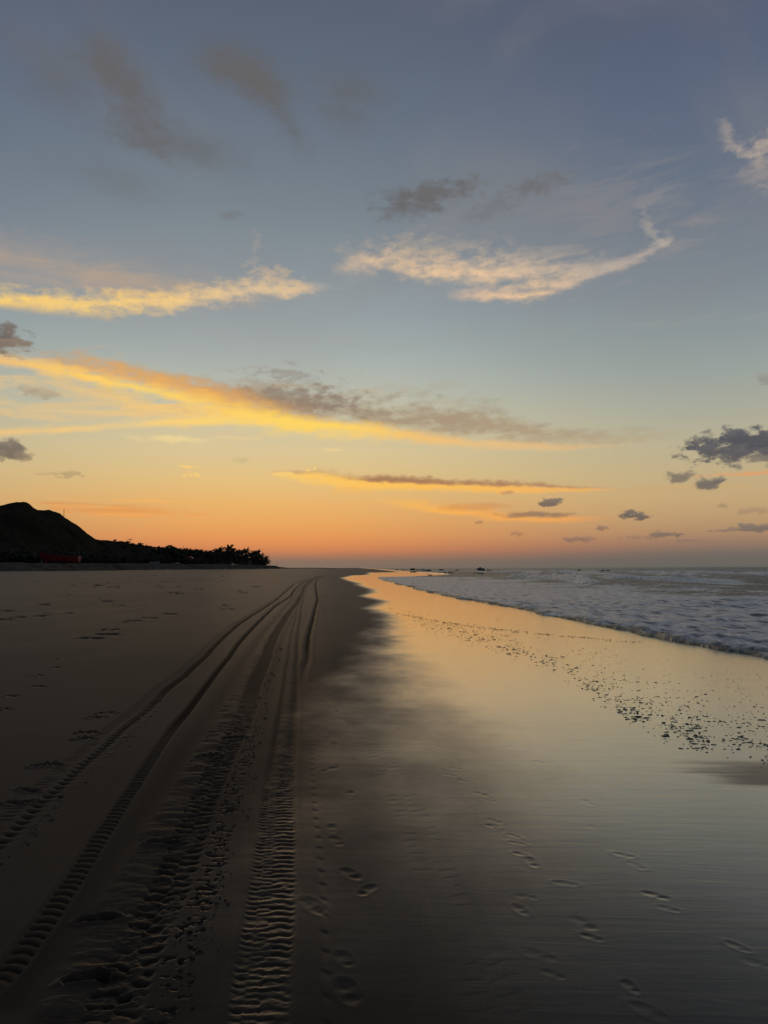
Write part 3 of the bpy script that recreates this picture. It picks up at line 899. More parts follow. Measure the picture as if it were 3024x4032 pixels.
def sand_material():
    m, N, out = new_mat('sand')

    def attr(k):
        nd = N.n('ShaderNodeAttribute', attribute_name=k)
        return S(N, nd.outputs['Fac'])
    wet, damp, turned_shade, drained = attr('wet'), attr('damp'), attr('turned_shade'), attr('drained')
    tc = N.n('ShaderNodeTexCoord')
    x, y, z = N.sep(tc.outputs['Object'])
    grain = N.noise(N.vec(x * 160.0, y * 160.0, z * 160.0), 1.0, 2, 0.7)
    mottl = N.noise(N.vec(x * 0.7, y * 0.35, 0.0), 1.0, 6, 0.6)
    streak = N.noise(N.vec(x * 1.3 + y * 0.25, y * 9.0, 0.0), 1.0, 7, 0.62, 0.4)      # drainage lines across the slope
    longst = N.noise(N.vec(x * 0.22, y * 0.9 + x * 0.12, 4.0), 1.0, 6, 0.6, 0.3)
    dry = N.mix(N.smooth(mottl, 0.3, 0.7), (0.138, 0.099, 0.061, 1), (0.112, 0.082, 0.052, 1))
    dmp = N.mix(N.smooth(mottl, 0.3, 0.7), (0.070, 0.053, 0.035, 1), (0.053, 0.042, 0.029, 1))
    col = N.mix(damp, dry, dmp)
    col = N.mix(turned_shade * 0.85, col, (0.022, 0.017, 0.013, 1))  # moister churned sand and the shade inside ruts and prints, put into the colour
    col = N.mix(N.linmap(grain, 0.3, 0.8, 0.0, 0.28), col, (0.018, 0.015, 0.012, 1))
    pock = N.noise(N.vec(x * 14.0, y * 14.0, z * 14.0), 1.0, 5, 0.62)
    nb = bump(N, grain * 0.5 + pock * 1.6 * (1.0 - wet), 0.5, 0.006)
    nb2 = bump(N, streak * 0.7 + grain * 0.10, 0.7, 0.008)
    dif = N.n('ShaderNodeBsdfDiffuse')
    N.put(dif.inputs['Color'], col)
    N.put(dif.inputs['Normal'], nb)
    dif.inputs['Roughness'].default_value = 0.6
    gl = N.n('ShaderNodeBsdfGlossy')
    wv = (wet * (1.0 - drained * 0.55)).max(0.0)
    ruf = N.linmap(wv + (streak - 0.5) * 0.25 + (longst - 0.5) * 0.5, 0.1, 1.0, 0.45, 0.10)
    N.put(gl.inputs['Roughness'], ruf)
    N.put(gl.inputs['Color'], N.mix(wv, (0.98, 0.84, 0.68, 1), (0.99, 0.94, 0.84, 1)))
    N.put(gl.inputs['Normal'], nb2)
    lw = N.n('ShaderNodeLayerWeight')
    lw.inputs['Blend'].default_value = 0.5
    f = S(N, lw.outputs['Facing'])
    film, _ = N.ramp(f, [(0.0, (.03,) * 3), (0.42, (.05,) * 3), (0.52, (.085,) * 3), (0.60, (.18,) * 3), (0.68, (.36,) * 3), (0.76, (.62,) * 3), (0.85, (.84,) * 3), (0.95, (.92,) * 3), (1.0, (.95,) * 3)])
    film = N.sep(film)[0]
    skin, _ = N.ramp(f, [(0.0, (.003,) * 3), (0.55, (.006,) * 3), (0.75, (.025,) * 3), (0.88, (.075,) * 3), (0.94, (.145,) * 3), (0.98, (.205,) * 3), (1.0, (.24,) * 3)])
    skin = N.sep(skin)[0] * (1.0 - turned_shade * 0.8)
    blot = N.noise(N.vec(x * 1.7, y * 1.1, 9.0), 1.0, 8, 0.66, 0.3)
    wfac = N.linmap(wv + ((streak - 0.5) * 0.12 + (longst - 0.5) * 0.25 + (blot - 0.5) * 0.4) * (1.12 - wet) * N.smooth(wet, 0.0, 0.2), 0.0, 0.95)
    mx = N.n('ShaderNodeMixShader')
    N.put(mx.inputs[0], skin + (film - skin) * wfac)
    N.put(mx.inputs[1], dif.outputs[0])
    N.put(mx.inputs[2], gl.outputs[0])
    N.put(out.inputs[0], mx.outputs[0])
    return m


SAND = sand_material()
build_beach(SAND)

# ------------------------------------------------------------------ the sea
def build_sea(mat):
    v = np.arange(1.75 * FPX / 10.0, 1.75 * FPX / 420.0, -1.5)
    yr = np.concatenate([np.linspace(-40, 9.6, 60), 1.75 * FPX / v, np.geomspace(430, 32000, 70)])
    t = [0.0]
    while t[-1] < 22000:
        t.append(t[-1] + 0.045 + t[-1] * 0.0125)
    t = np.array(t)
    Y = np.repeat(yr[:, None], len(t), 1)
    jag = (fbm(yr * 0.5, yr * 0, 71, 4) - 0.5) * 0.9 + (fbm(yr * 0.09, yr * 0, 72, 2) - 0.5) * 1.2
    fr = x_front(yr) + jag * sst(yr, 5, 12)
    T = np.repeat(t[None, :], len(yr), 0)
    X = fr[:, None] + T
    st = np.maximum(np.clip(Y, 1, None) ** 2 / (1.75 * FPX) * 1.5, 0.045 + T * 0.0125)
    fade = lambda lam: 1 - sst(st, lam * 0.3, lam * 0.75)
    D = np.sqrt(X ** 2 + Y ** 2)
    far = 1 - sst(D, 700, 2500)

    # the tongue of white water: a curling lip, then a lumpy sheet
    base = np.maximum(SEA_Z, zbeach(X, Y) + 0.01)
    lip = 0.12 * (1 - np.exp(-(T / 0.14))) * np.exp(-T / 3.0) * (0.7 + 0.6 * fbm(yr * 0.4, yr * 0, 79, 3))[:, None]
    l1 = fbm(X * 4.6, Y * 3.4, 73, 4, 0.6) - 0.5
    l2 = fbm(X * 1.1, Y * 0.7, 74, 3) - 0.5
    lump = l1 * 0.20 * fade(0.30) * (0.45 + 0.55 * np.exp(-T / 1.6)) + l2 * 0.22 * fade(0.9)
    Z = base + lip + lump * sst(T, 0.0, 0.3)
    # chop and swell further out
    chop = (fbm(X * 0.55, Y * 0.33, 75, 5, 0.55) - 0.5) * 0.85 * fade(0.9) * sst(T, 3, 16)
    sw = 0.0
    for lam, ph, amp, tw in ((13.0, 0.4, 0.13, 0.10), (21.0, 2.0, 0.17, -0.06), (8.3, 1.1, 0.07, 0.22)):
        q = (X + tw * Y + (fbm(X * 0.02, Y * 0.02, 77, 2) - 0.5) * 26) / lam * 2 * math.pi + ph
        sw = sw + amp * (np.sin(q) + 0.35 * np.cos(2 * q)) * fade(lam * 0.5)
    Z = Z + chop + sw * sst(T, 10, 30) * far
    # breakers
    fo = np.zeros_like(Z)
    for xb, y0, y1, h, sd in ((22.5, 40, 190, 0.55, 81), (30.0, 20, 120, 0.35, 82), (38.0, 90, 330, 0.55, 83), (46, 30, 160, 0.3, 84), (60.0, 150, 420, 0.7, 85), (85, 60, 300, 0.5, 86)):
        xc = xb + (fbm(yr * 0.03, yr * 0, sd, 3) - 0.5) * 9
        amp = h * sst(yr, y0, y0 + 15) * (1 - sst(yr, y1 - 30, y1)) * np.clip((0.55 * sst(yr, 85, 100) * (1 - sst(yr, 140, 165)) if sd == 81 else 0.0) + fbm(yr * 0.06, yr * 0 + 4, sd + 20, 3) * 2.6 - 0.7, 0.0, 1.2)
        d = X - xc[:, None]
        prof = np.where(d < 0, np.exp(-(d / 0.8) ** 2), np.exp(-(d / 3.0) ** 2))
        Z = Z + amp[:, None] * prof * (0.8 + 0.5 * (fbm(X * 1.2, Y * 0.8, sd + 3, 3)))
        fo = np.maximum(fo, np.clip(amp[:, None] * 2.2, 0, 1) * np.where(d < 0, np.exp(-(d / 1.6) ** 2), np.exp(-(d / 0.6) ** 2)))
    # how much froth lies on the water
    nz = fbm(X * 0.35, Y * 0.16, 91, 5)
    sheet = (1 - sst(T + (nz - 0.5) * 22, 9, 26)) * (1 - sst(Y, 120, 190))
    caps = np.maximum(sst(fbm(X * 0.20, Y * 0.07, 93, 5, 0.65), 0.50, 0.66) * 0.75, 0.22) * sst(T, 6, 20) * (1 - sst(D, 260, 900))
    foam = np.clip(np.maximum(np.maximum(sheet, fo), caps), 0, 1)
    calm = sst(Y, 125, 160) * (1 - sst(T, 8, 30)) * (1 - sst(Y, 300, 420))
    foam = foam * (1 - 0.9 * calm)
    Z = np.where(T < 0.001, zbeach(X, Y) - 0.02, Z)
    Z = np.where(Y > 2500, np.minimum(Z, SEA_Z), Z)
    return grid('sea', X, Y, Z, mat, {'foam': foam, 'shore': np.exp(-T / 0.42)}, kind='structure')


def sea_material():
    m, N, out = new_mat('sea_water')
    foam = S(N, N.n('ShaderNodeAttribute', attribute_name='foam').outputs['Fac'])
    shore = S(N, N.n('ShaderNodeAttribute', attribute_name='shore').outputs['Fac'])
    tc = N.n('ShaderNodeTexCoord')
    x, y, z = N.sep(tc.outputs['Object'])
    lace = N.noise(N.vec(x * 3.0, y * 1.7, 0.0), 1.0, 8, 0.66, 0.9)
    streak = N.noise(N.vec(x * 0.16, y * 0.45 + x * 0.05, 2.0), 1.0, 6, 0.6, 0.4)
    dash = N.noise(N.vec(x * 2.6 + y * 0.2, y * 0.9, 3.0), 1.0, 6, 0.62, 0.3)
    tiny = N.noise(N.vec(x * 9.0, y * 6.0, z * 9.0), 1.0, 5, 0.65)
    rip = N.noise(N.vec(x * 2.6, y * 1.7, 6.0), 1.0, 7, 0.62, 0.2)
    big = N.noise(N.vec(x * 0.8, y * 0.22, 8.0), 1.0, 6, 0.64)
    fm = N.smooth(foam * 1.25 + (lace - 0.5) * 2.0 + (streak - 0.5) * 1.6 - shore * 1.05 + (tiny - 0.5) * 0.5, 0.28, 0.85)
    # water
    nb = bump(N, rip * 0.7 + big * 2.0, 1.0, 0.6)
    wb = N.n('ShaderNodeBsdfDiffuse')
    wb.inputs['Color'].default_value = (0.050, 0.056, 0.056, 1)
    wg = N.n('ShaderNodeBsdfGlossy')
    wg.inputs['Color'].default_value = (0.84, 0.90, 0.96, 1)
    wg.inputs['Roughness'].default_value = 0.22
    N.put(wg.inputs['Normal'], nb)
    fr = N.n('ShaderNodeFresnel')
    fr.inputs['IOR'].default_value = 1.34
    N.put(fr.inputs['Normal'], nb)
    water = N.n('ShaderNodeMixShader')
    N.put(water.inputs[0], S(N, fr.outputs[0]).min(0.46))
    N.put(water.inputs[1], wb.outputs[0])
    N.put(water.inputs[2], wg.outputs[0])
    # froth
    fb = bump(N, tiny * 0.5 + lace * 1.6, 1.0, 0.16)
    fd = N.n('ShaderNodeBsdfDiffuse')
    N.put(fd.inputs['Color'], N.mix(N.smooth(dash, 0.36, 0.58), (0.30, 0.295, 0.29, 1), (0.93, 0.91, 0.86, 1)))  # thin grey froth; its dashes paint in the dark backs of small waves
    N.put(fd.inputs['Normal'], fb)
    fg = N.n('ShaderNodeBsdfGlossy')
    fg.inputs['Roughness'].default_value = 0.30
    N.put(fg.inputs['Normal'], fb)
    fx = N.n('ShaderNodeMixShader')
    lw = N.n('ShaderNodeLayerWeight')
    lw.inputs['Blend'].default_value = 0.5
    fc = S(N, lw.outputs['Facing'])
    N.put(fx.inputs[0], N.linmap(fc * fc * fc * fc, 0.2, 1.0, 0.10, 0.72) * N.smooth(dash, 0.30, 0.52))
    N.put(fx.inputs[1], fd.outputs[0])
    N.put(fx.inputs[2], fg.outputs[0])
    mx = N.n('ShaderNodeMixShader')
    N.put(mx.inputs[0], fm)
    N.put(mx.inputs[1], water.outputs[0])
    N.put(mx.inputs[2], fx.outputs[0])
    N.put(out.inputs[0], mx.outputs[0])
    return m


build_sea(sea_material())

# ------------------------------------------------------------------ the sand bank and the hill behind it
def px_row(px, x):
    """distance y at which the photo column px crosses the line x = const"""
    d = pix_dir(px, 2232)
    return x * d.y / d.x


RIDGE_X = -100.0
RIDGE = [(0, 1994), (24, 1989), (47, 1983), (69, 1980), (88, 1979), (101, 1982), (118, 1990), (135, 2004), (149, 2011), (175, 2011), (194, 2009), (216, 2013), (233, 2020), (246, 2030), (255, 2038), (270, 2046),
         (287, 2058), (304, 2070), (324, 2087), (338, 2097), (358, 2112), (376, 2124), (405, 2127), (439, 2131), (486, 2133), (506, 2139), (520, 2142), (560, 2146), (581, 2153), (613, 2165), (642, 2175), (680, 2185), (730, 2195), (800, 2205)]
_ry, _rz = [30, 90, 140, 175], [3.0, 7.0, 12.0, 15.5]
for _px, _py in RIDGE:
    _d = pix_dir(_px, _py)
    _ry.append(RIDGE_X * _d.y / _d.x)
    _rz.append(CAM_H + _d.z / _d.x * RIDGE_X)
_ry += [470, 560, 700]
_rz += [3.4, 2.8, 2.0]


def bank_top(y):
    return np.interp(y, [60, 133, 230, 314, 433, 470, 500, 530, 700], [2.4, 2.55, 2.9, 3.15, 2.95, 2.6, 1.9, 1.2, 1.1])


def bank_z(x, y):
    toe = -61.5 - (fbm(y * 0.05, y * 0, 101, 3) - 0.5) * 5 - 2.6 * np.exp(-((y - 263) / 7.0) ** 2)
    t = np.clip((toe - x) / (3.2 + 2.2 * np.exp(-((y - 250) / 14.0) ** 2)), 0, 1)
    t = t * t * (3 - 2 * t)
    ztoe = zbeach(x, y)
    z = ztoe - 0.10 + (bank_top(y) - ztoe + 0.10) * t
    z = z + (fbm(x * 0.5, y * 0.25, 103, 4) - 0.5) * 0.42 * t + (fbm(x * 0.15, y * 0.06, 104, 3) - 0.5) * 0.35 * t
    return z - 0.9 * np.exp(-((y - 266) / 5.0) ** 2) * sst(-x, 62, 65) * (1 - sst(-x, 71, 76))


def hill_z(x, y):
    yq = y * np.clip(-RIDGE_X / np.maximum(-x, 1.0), 0.6, 1.5)
    H = np.interp(yq, _ry, _rz)
    b = bank_top(y) - 0.1
    d = -x
    foot = 74.0
    up = sst(d, foot, 101.0) ** 0.85
    up = np.where(d > 100, 1 - 0.010 * (d - 100), up)
    gul = (1 - np.abs(2 * fbm(y * 0.055 + (d - 74) * 0.02, d * 0.012, 111, 4) - 1)) - 0.75
    rough = (fbm(x * 0.22, y * 0.16, 112, 4) - 0.5)
    mid = np.clip(up * (1 - up) * 4, 0, 1) * (d < 102)
    h = np.clip(H - b, 0.0, 99)
    z = b + h * up + mid * gul * np.minimum(h * 0.26, 3.6) + rough * np.minimum(0.25 + h * 0.05, 1.1) * sst(d, 74, 82)
    z = z + (fbm(y * 0.35, x * 0.3, 113, 3) - 0.5) * 0.5 * sst(h, 1, 5)
    return np.where(d > 100, np.maximum(z - 0.36 * np.clip(d - 101, 0, 400) * sst(h, 0.5, 3), -1.0), z)


def bank_material():
    m, N, out = new_mat('bank_sand')
    tc = N.n('ShaderNodeTexCoord')
    x, y, z = N.sep(tc.outputs['Object'])
    a = N.noise(N.vec(x * 0.7, y * 0.5, z * 2.0), 1.0, 8, 0.65)
    b = N.noise(N.vec(x * 0.15, y * 0.1, z * 0.5), 1.0, 5, 0.6)
    col = N.mix(N.smooth(a, 0.35, 0.65), (0.080, 0.070, 0.052, 1), (0.150, 0.132, 0.098, 1))
    col = N.mix(N.smooth(b, 0.5, 0.68), col, (0.060, 0.056, 0.044, 1))
    d = N.n('ShaderNodeBsdfDiffuse')
    N.put(d.inputs['Color'], col)
    N.put(d.inputs['Normal'], bump(N, a, 0.8, 0.5))
    N.put(out.inputs[0], d.outputs[0])
    return m


def hill_material():
    m, N, out = new_mat('hill_scrub')
    tc = N.n('ShaderNodeTexCoord')
    x, y, z = N.sep(tc.outputs['Object'])
    a = N.noise(N.vec(x * 0.5, y * 0.5, z * 0.5), 1.0, 9, 0.68)
    b = N.noise(N.vec(x * 0.06, y * 0.06, z * 0.1), 1.0, 5, 0.6)
    col = N.mix(N.smooth(a, 0.35, 0.65), (0.030, 0.028, 0.018, 1), (0.062, 0.050, 0.035, 1))
    col = N.mix(N.smooth(b, 0.45, 0.65), col, (0.024, 0.024, 0.015, 1))
    d = N.n('ShaderNodeBsdfDiffuse')
    N.put(d.inputs['Color'], col)
    N.put(d.inputs['Normal'], bump(N, a, 1.0, 1.2))
    N.put(out.inputs[0], d.outputs[0])
    return m


BANK, HILL = bank_material(), hill_material()
_y = np.concatenate([np.arange(40, 120, 2.0), np.arange(120, 330, 0.45), np.arange(330, 560, 1.0)])
_x = np.concatenate([np.arange(-57, -68, -0.22), np.arange(-68, -82, -0.6)])
_Y, _X = np.repeat(_y[:, None], len(_x), 1), np.repeat(_x[None, :], len(_y), 0)
_Z = bank_z(_X, _Y)
_Z[:, 0] = zbeach(_X[:, 0], _Y[:, 0]) - 0.3
grid('sand_bank', _X, _Y, _Z, BANK, kind='structure')
_y = np.concatenate([np.arange(20, 150, 3.0), np.arange(150, 480, 0.7), np.arange(480, 720, 4.0)])
_x = np.concatenate([np.arange(-73, -112, -0.55), np.geomspace(-112.5, -420, 40)])
_Y, _X = np.repeat(_y[:, None], len(_x), 1), np.repeat(_x[None, :], len(_y), 0)
grid('hill', _X, _Y, hill_z(_X, _Y), HILL, kind='structure')

# low land running on to the far point, and sea bed / inland ground under everything
_y = np.geomspace(480, 1750, 140)
_x = np.linspace(0, 1, 60)
_Y = np.repeat(_y[:, None], 60, 1)
_X = x_wet(_Y) - 3.0 - 260 * _x[None, :] * (_Y / 900)
_h = 1.3 * sst(_x, 0.02, 0.25)[None, :] * (0.6 + 0.8 * fbm(_X * 0.01, _Y * 0.006, 121, 3)) * sst(_Y, 480, 800) * (1 - sst(_Y, 1300, 1750) * 0.8)
_Z = _h + 0.12 - 0.5 * (1 - sst(_Y, 480, 520)) + (fbm(_X * 0.06, _Y * 0.05, 122, 3) - 0.5) * 0.3 * sst(_x, 0.1, 0.3)[None, :]
grid('far_shore', _X, _Y, _Z, HILL, kind='structure')
_g = np.array([-9000, -600, -70, 0, 3000.0])
_h = np.array([-60, 0, 400, 2000, 9000.0])
_X, _Y = np.meshgrid(_g, _h)
grid('sea_bed', _X, _Y, np.full_like(_X, -2.2), BANK, kind='structure')


def land_z(x, y):
    x, y = float(x), float(y)
    if x > TOE_X + 6:
        return float(zbeach(x, y))
    if x > -73:
        return float(bank_z(np.array([x]), np.array([y]))[0])
    return max(float(hill_z(np.array([x]), np.array([y]))[0]), float(bank_z(np.array([x]), np.array([y]))[0]) if x > -82 else -9)


# ------------------------------------------------------------------ plain materials
def plain(name, col, rough=0.7, var=0.25, scale=8.0, spec=0.3, bumpd=0.0):
    m, N, out = new_mat(name)
    tc = N.n('ShaderNodeTexCoord')
    nz = N.noise(tc.outputs['Object'], scale, 6, 0.6)
    p = N.n('ShaderNodeBsdfPrincipled')
    c0 = tuple(max(0.0, c * (1 - var)) for c in col) + (1,)
    c1 = tuple(min(1.0, c * (1 + var)) for c in col) + (1,)
    N.put(p.inputs['Base Color'], N.mix(N.smooth(nz, 0.3, 0.7), c0, c1))
    p.inputs['Roughness'].default_value = rough
    p.inputs['Specular IOR Level'].default_value = spec
    if bumpd:
        N.put(p.inputs['Normal'], bump(N, nz, 0.6, bumpd))
    N.put(out.inputs[0], p.outputs[0])
    return m


M_RED = plain('red_boat_paint', (0.21, 0.018, 0.016), 0.55, 0.3, 2.5)
M_PALE = plain('pale_boat_paint', (0.24, 0.23, 0.21), 0.6, 0.2, 3.0)
M_WOOD = plain('weathered_wood', (0.10, 0.08, 0.06), 0.8, 0.3, 6.0)
M_DARKW = plain('dark_pole_wood', (0.05, 0.04, 0.032), 0.85, 0.3, 4.0)
M_WIRE = plain('wire', (0.03, 0.03, 0.03), 0.5, 0.1)
M_TRUNK = plain('palm_trunk_bark', (0.10, 0.085, 0.065), 0.85, 0.3, 5.0)
M_FROND = plain('palm_frond_green', (0.035, 0.050, 0.018), 0.55, 0.35, 1.5)
M_LEAF = plain('scrub_leaves', (0.042, 0.048, 0.022), 0.65, 0.4, 1.2)
M_DRY = plain('dry_twigs', (0.085, 0.070, 0.045), 0.8, 0.3, 3.0)
M_ROCK = plain('shore_rock', (0.040, 0.037, 0.034), 0.45, 0.35, 1.3, 0.5, 0.05)
M_BIRD = plain('seabird_plumage', (0.045, 0.042, 0.040), 0.7, 0.2)
M_LITTER = plain('white_litter', (0.50, 0.49, 0.45), 0.5, 0.15)
M_FLECK = plain('dark_froth_residue', (0.095, 0.082, 0.066), 0.5, 0.4, 30.0, 0.25)


# ------------------------------------------------------------------ small mesh makers
def tube(pts, radii, n=6, cap=True):
    vs, fs = [], []
    pts = [Vector(p) for p in pts]
    for k, p in enumerate(pts):
        d = (pts[min(k + 1, len(pts) - 1)] - pts[max(k - 1, 0)]).normalized()
        a = d.orthogonal().normalized() if abs(d.z) < 0.99 else Vector((1, 0, 0))
        b = d.cross(a)
        for j in range(n):
            w = 2 * math.pi * j / n
            vs.append(p + (a * math.cos(w) + b * math.sin(w)) * radii[k])
    for k in range(len(pts) - 1):
        for j in range(n):
            fs.append((k * n + j, k * n + (j + 1) % n, (k + 1) * n + (j + 1) % n, (k + 1) * n + j))
    if cap:
        fs.append(tuple(range(n))[::-1])
        fs.append(tuple((len(pts) - 1) * n + j for j in range(n)))
    return vs, fs


def join(*parts):
    vs, fs = [], []
    for v, f in parts:
        o = len(vs)
        vs += list(v)
        fs += [tuple(i + o for i in q) for q in f]
    return vs, fs


def box(c, s):
    x, y, z = c
    a, b, d = s[0] / 2, s[1] / 2, s[2] / 2
    v = [(x + i * a, y + j * b, z + k * d) for k in (-1, 1) for j in (-1, 1) for i in (-1, 1)]
    return v, [(0, 2, 3, 1), (4, 5, 7, 6), (0, 1, 5, 4), (2, 6, 7, 3), (0, 4, 6, 2), (1, 3, 7, 5)]


# ------------------------------------------------------------------ the red boat on the bank
def hull_shell(L, beam, zk, zg, sheer, n=26, thick=0.05, bow_rake=0.9):
    """bow towards -x; returns outer+inner shell (verts, faces) and the gunwale line"""
    secs = []
    for i in range(n + 1):
        t = i / n                                  # 0 bow, 1 stern
        half = beam / 2 * min(1.0, (1 - (1 - min(t / 0.55, 1.0)) ** 2.1) * 1.0) * (1 - 0.10 * max(0, t - 0.6) / 0.4)
        half = max(half, 0.03)
        zt = zg + sheer * (1 - t) ** 2.4
        zb = zk + 0.55 * max(0, 1 - t / 0.16) ** 2
        x = -L / 2 + L * t
        row = []
        for j in range(9):
            u = -1 + j / 4
            a = abs(u)
            flare = a ** 0.75
            zz = zb + (zt - zb) * (max(0, (a - 0.30) / 0.70)) ** 1.15 if a > 0.30 else zb + 0.05 * a
            xx = x + bow_rake * (1 - (zz - zk) / (zg + sheer - zk)) * (1 - t) ** 3
            row.append((xx, u / max(a, 1e-6) * half * (0.55 + 0.45 * flare) * min(1, a / 0.30) if a > 0 else 0.0, zz))
        secs.append(row)
    vs, fs = [], []
    for row in secs:
        vs += row
    for row in secs:
        for j, p in enumerate(row):
            vs.append((p[0] + (thick if row is secs[0] else 0), p[1] * (1 - thick * 1.6 / beam), p[2] + (thick if 0 < j < 8 else 0.0)))
    m = 9
    o = (n + 1) * m
    for i in range(n):
        for j in range(m - 1):
            a, b, c, d = i * m + j, i * m + j + 1, (i + 1) * m + j + 1, (i + 1) * m + j
            fs.append((a, d, c, b))
            fs.append((o + a, o + b, o + c, o + d))
        fs.append((i * m, o + i * m, o + (i + 1) * m, (i + 1) * m))
        fs.append((i * m + 8, (i + 1) * m + 8, o + (i + 1) * m + 8, o + i * m + 8))
    fs.append(tuple(j for j in range(m)))
    fs.append(tuple(n * m + j for j in range(m))[::-1])
    return vs, fs, [(r[0], r[8]) for r in secs]


def build_boat():
    d = pix_dir(232, 2211)
    y = 157.0
    x = y * d.x / d.y
    zg = land_z(x, y)
    z0 = CAM_H + y * d.z / d.y
    b = thing('fishing_boat', 'red open wooden fishing boat pulled up on the sand bank below the hill', 'boat', (x, y, z0 - 0.10), math.radians(4))
    vs, fs, gun = hull_shell(8.1, 2.1, 0.0, 1.15, 1.05)
    mesh_obj('hull', vs, fs, M_RED, b)
    for s in (0, 1):
        pts = [(g[s][0], g[s][1], g[s][2] + 0.025) for g in gun]
        v, f = tube(pts, [0.045] * len(pts), 5)
        mesh_obj('gunwale', v, f, M_WOOD, b)
    st = gun[-1]
    v, f = join(box((4.085, 0, st[0][2] - 0.30), (0.05, 1.76, 0.62)), box((4.085, 0, 0.24), (0.05, 0.9, 0.22)))
    mesh_obj('transom', v, f, M_RED, b)
    v, f = tube([(4.10, -0.93, st[0][2] - 0.30), (4.10, -0.90, st[0][2] + 0.03), (4.10, -0.4, st[0][2] + 0.05), (4.10, 0.4, st[0][2] + 0.05), (4.10, 0.90, st[0][2] + 0.03), (4.10, 0.93, st[0][2] - 0.30)], [0.038] * 6, 5)
    mesh_obj('stern_trim', v, f, M_PALE, b, label='pale edging round the stern of the red boat')
    for xx in (-1.6, 0.2, 1.9):
        v, f = box((xx, 0, 0.82), (0.26, 1.55, 0.05))
        mesh_obj('thwart', v, f, M_WOOD, b)
    v, f = tube([(-3.35, -0.16, 0.72), (-3.30, -0.34, -0.22)], [0.06, 0.08], 6)
    mesh_obj('prop_post', v, f, M_PALE, b, label='pale prop under the bow')
    return b


build_boat()


def small_dinghy(px, py, y, L, label, upturned, rz):
    d = pix_dir(px, py)
    x = y * d.x / d.y
    z = land_z(x, y)
    t = thing('dinghy', label, 'dinghy', (x, y, z + (0.62 if upturned else 0.0)), rz)
    vs, fs, gun = hull_shell(L, 1.2, 0.0, 0.55, 0.2, 14, 0.04, 0.35)
    if upturned:
        vs = [(v[0], -v[1], -v[2]) for v in vs]
    mesh_obj('hull', vs, fs, M_PALE, t)
    v, f = box((0, 0, -0.36 if upturned else 0.36), (0.2, 0.9, 0.04))
    mesh_obj('thwart', v, f, M_WOOD, t)


small_dinghy(604, 2212, px_row(604, -70.0), 3.4, 'small pale dinghy lying upturned on the bank right of the hill foot', True, 0.2)
small_dinghy(688, 2206, px_row(688, -74.5), 3.0, 'pale grey dinghy drawn up beneath the spreading tree', False, 0.1)


# ------------------------------------------------------------------ poles, posts and the wire
def pole(name, label, px, top_py, x, r, crossarm=0.0, mat=M_DARKW, sink=0.5, lean=0.0):
    y = px_row(px, x)
    d = pix_dir(px, top_py)
    zt = CAM_H + d.z / d.y * y
    zb = land_z(x, y)
    h = zt - zb
    t = thing(name, label, 'pole' if 'pole' in name or 'mast' in name else 'post', (x, y, zb))
    v, f = tube([(0, 0, -sink), (lean * 0.5, 0, h * 0.5), (lean, 0, h)], [r, r * 0.85, r * 0.7], 7)
    mesh_obj('shaft', v, f, mat, t)
    if crossarm:
        v, f = box((lean, 0, h - 0.42), (crossarm, 0.14, 0.16))
        mesh_obj('crossarm', v, f, mat, t)
        for s in (-0.45, -0.2, 0.2, 0.45):
            v, f = tube([(lean + s * crossarm * 0.98, 0, h - 0.34), (lean + s * crossarm * 0.98, 0, h - 0.16)], [0.05, 0.04], 6)
            mesh_obj('insulator', v, f, M_WIRE, t)
    return Vector((x + lean, y, zt))


p_a = pole('wooden_mast', 'thin bare mast sticking up on the right shoulder of the hill', 246, 2005, -101, 0.10)
p_b = pole('utility_pole', 'utility pole with a crossarm on the low ridge right of the hill', 510, 2120, -102, 0.13, 2.1)
pole('fence_post', 'short thin post on the slope just right of the crossarm pole', 575, 2139, -100, 0.09)
pole('utility_pole', 'short bare pole behind the spreading tree, left of the taller one', 704, 2155, -92, 0.09)
pole('utility_pole', 'tall bare pole between the spreading tree and the palms', 722, 2150, -90, 0.12)
pole('marker_post', 'thin post alone on the tapering end of the sand bank', 1088, 2216, -66, 0.09)
pole('wooden_post', 'stout dark post standing on the bank in front of the tall palms', 874, 2207, -67, 0.17)
pole('wooden_post', 'left one of two pale posts under the right-hand palms', 981, 2207, -69, 0.20, mat=M_PALE)
pole('wooden_post', 'right one of two pale posts under the right-hand palms', 988, 2208, -69.3, 0.20, mat=M_PALE)
_w = [p_a.lerp(p_b, k / 16) - Vector((0, 0, 2.4 * 4 * (k / 16) * (1 - k / 16) * 0.5)) for k in range(17)]
_v, _f = tube([p - p_a for p in _w], [0.008] * 17, 4)
_o = mesh_obj('power_line', _v, _f, M_WIRE, None, label='thin wire sagging from the hill mast down to the crossarm pole', category='wire')
_o.location = p_a

# ------------------------------------------------------------------ litter on the sand
def litter(px, py, y, size, label, kind):
    d = pix_dir(px, py)
    x = y * d.x / d.y
    z = land_z(x, y)
    v, f = [], []
    rg = random.Random(px)
    bm = bmesh.new()
    bmesh.ops.create_icosphere(bm, subdivisions=2, radius=size)
    for w in bm.verts:
        w.co *= 1 + rg.uniform(-0.22, 0.22)
        w.co.z *= 0.5
        w.co.x *= 1.35
    me = bpy.data.meshes.new(kind)
    bm.to_mesh(me)
    bm.free()
    o = finish(bpy.data.objects.new(kind, me), M_LITTER, None, label=label, category='litter')
    o.location = (x, y, z + size * 0.3)


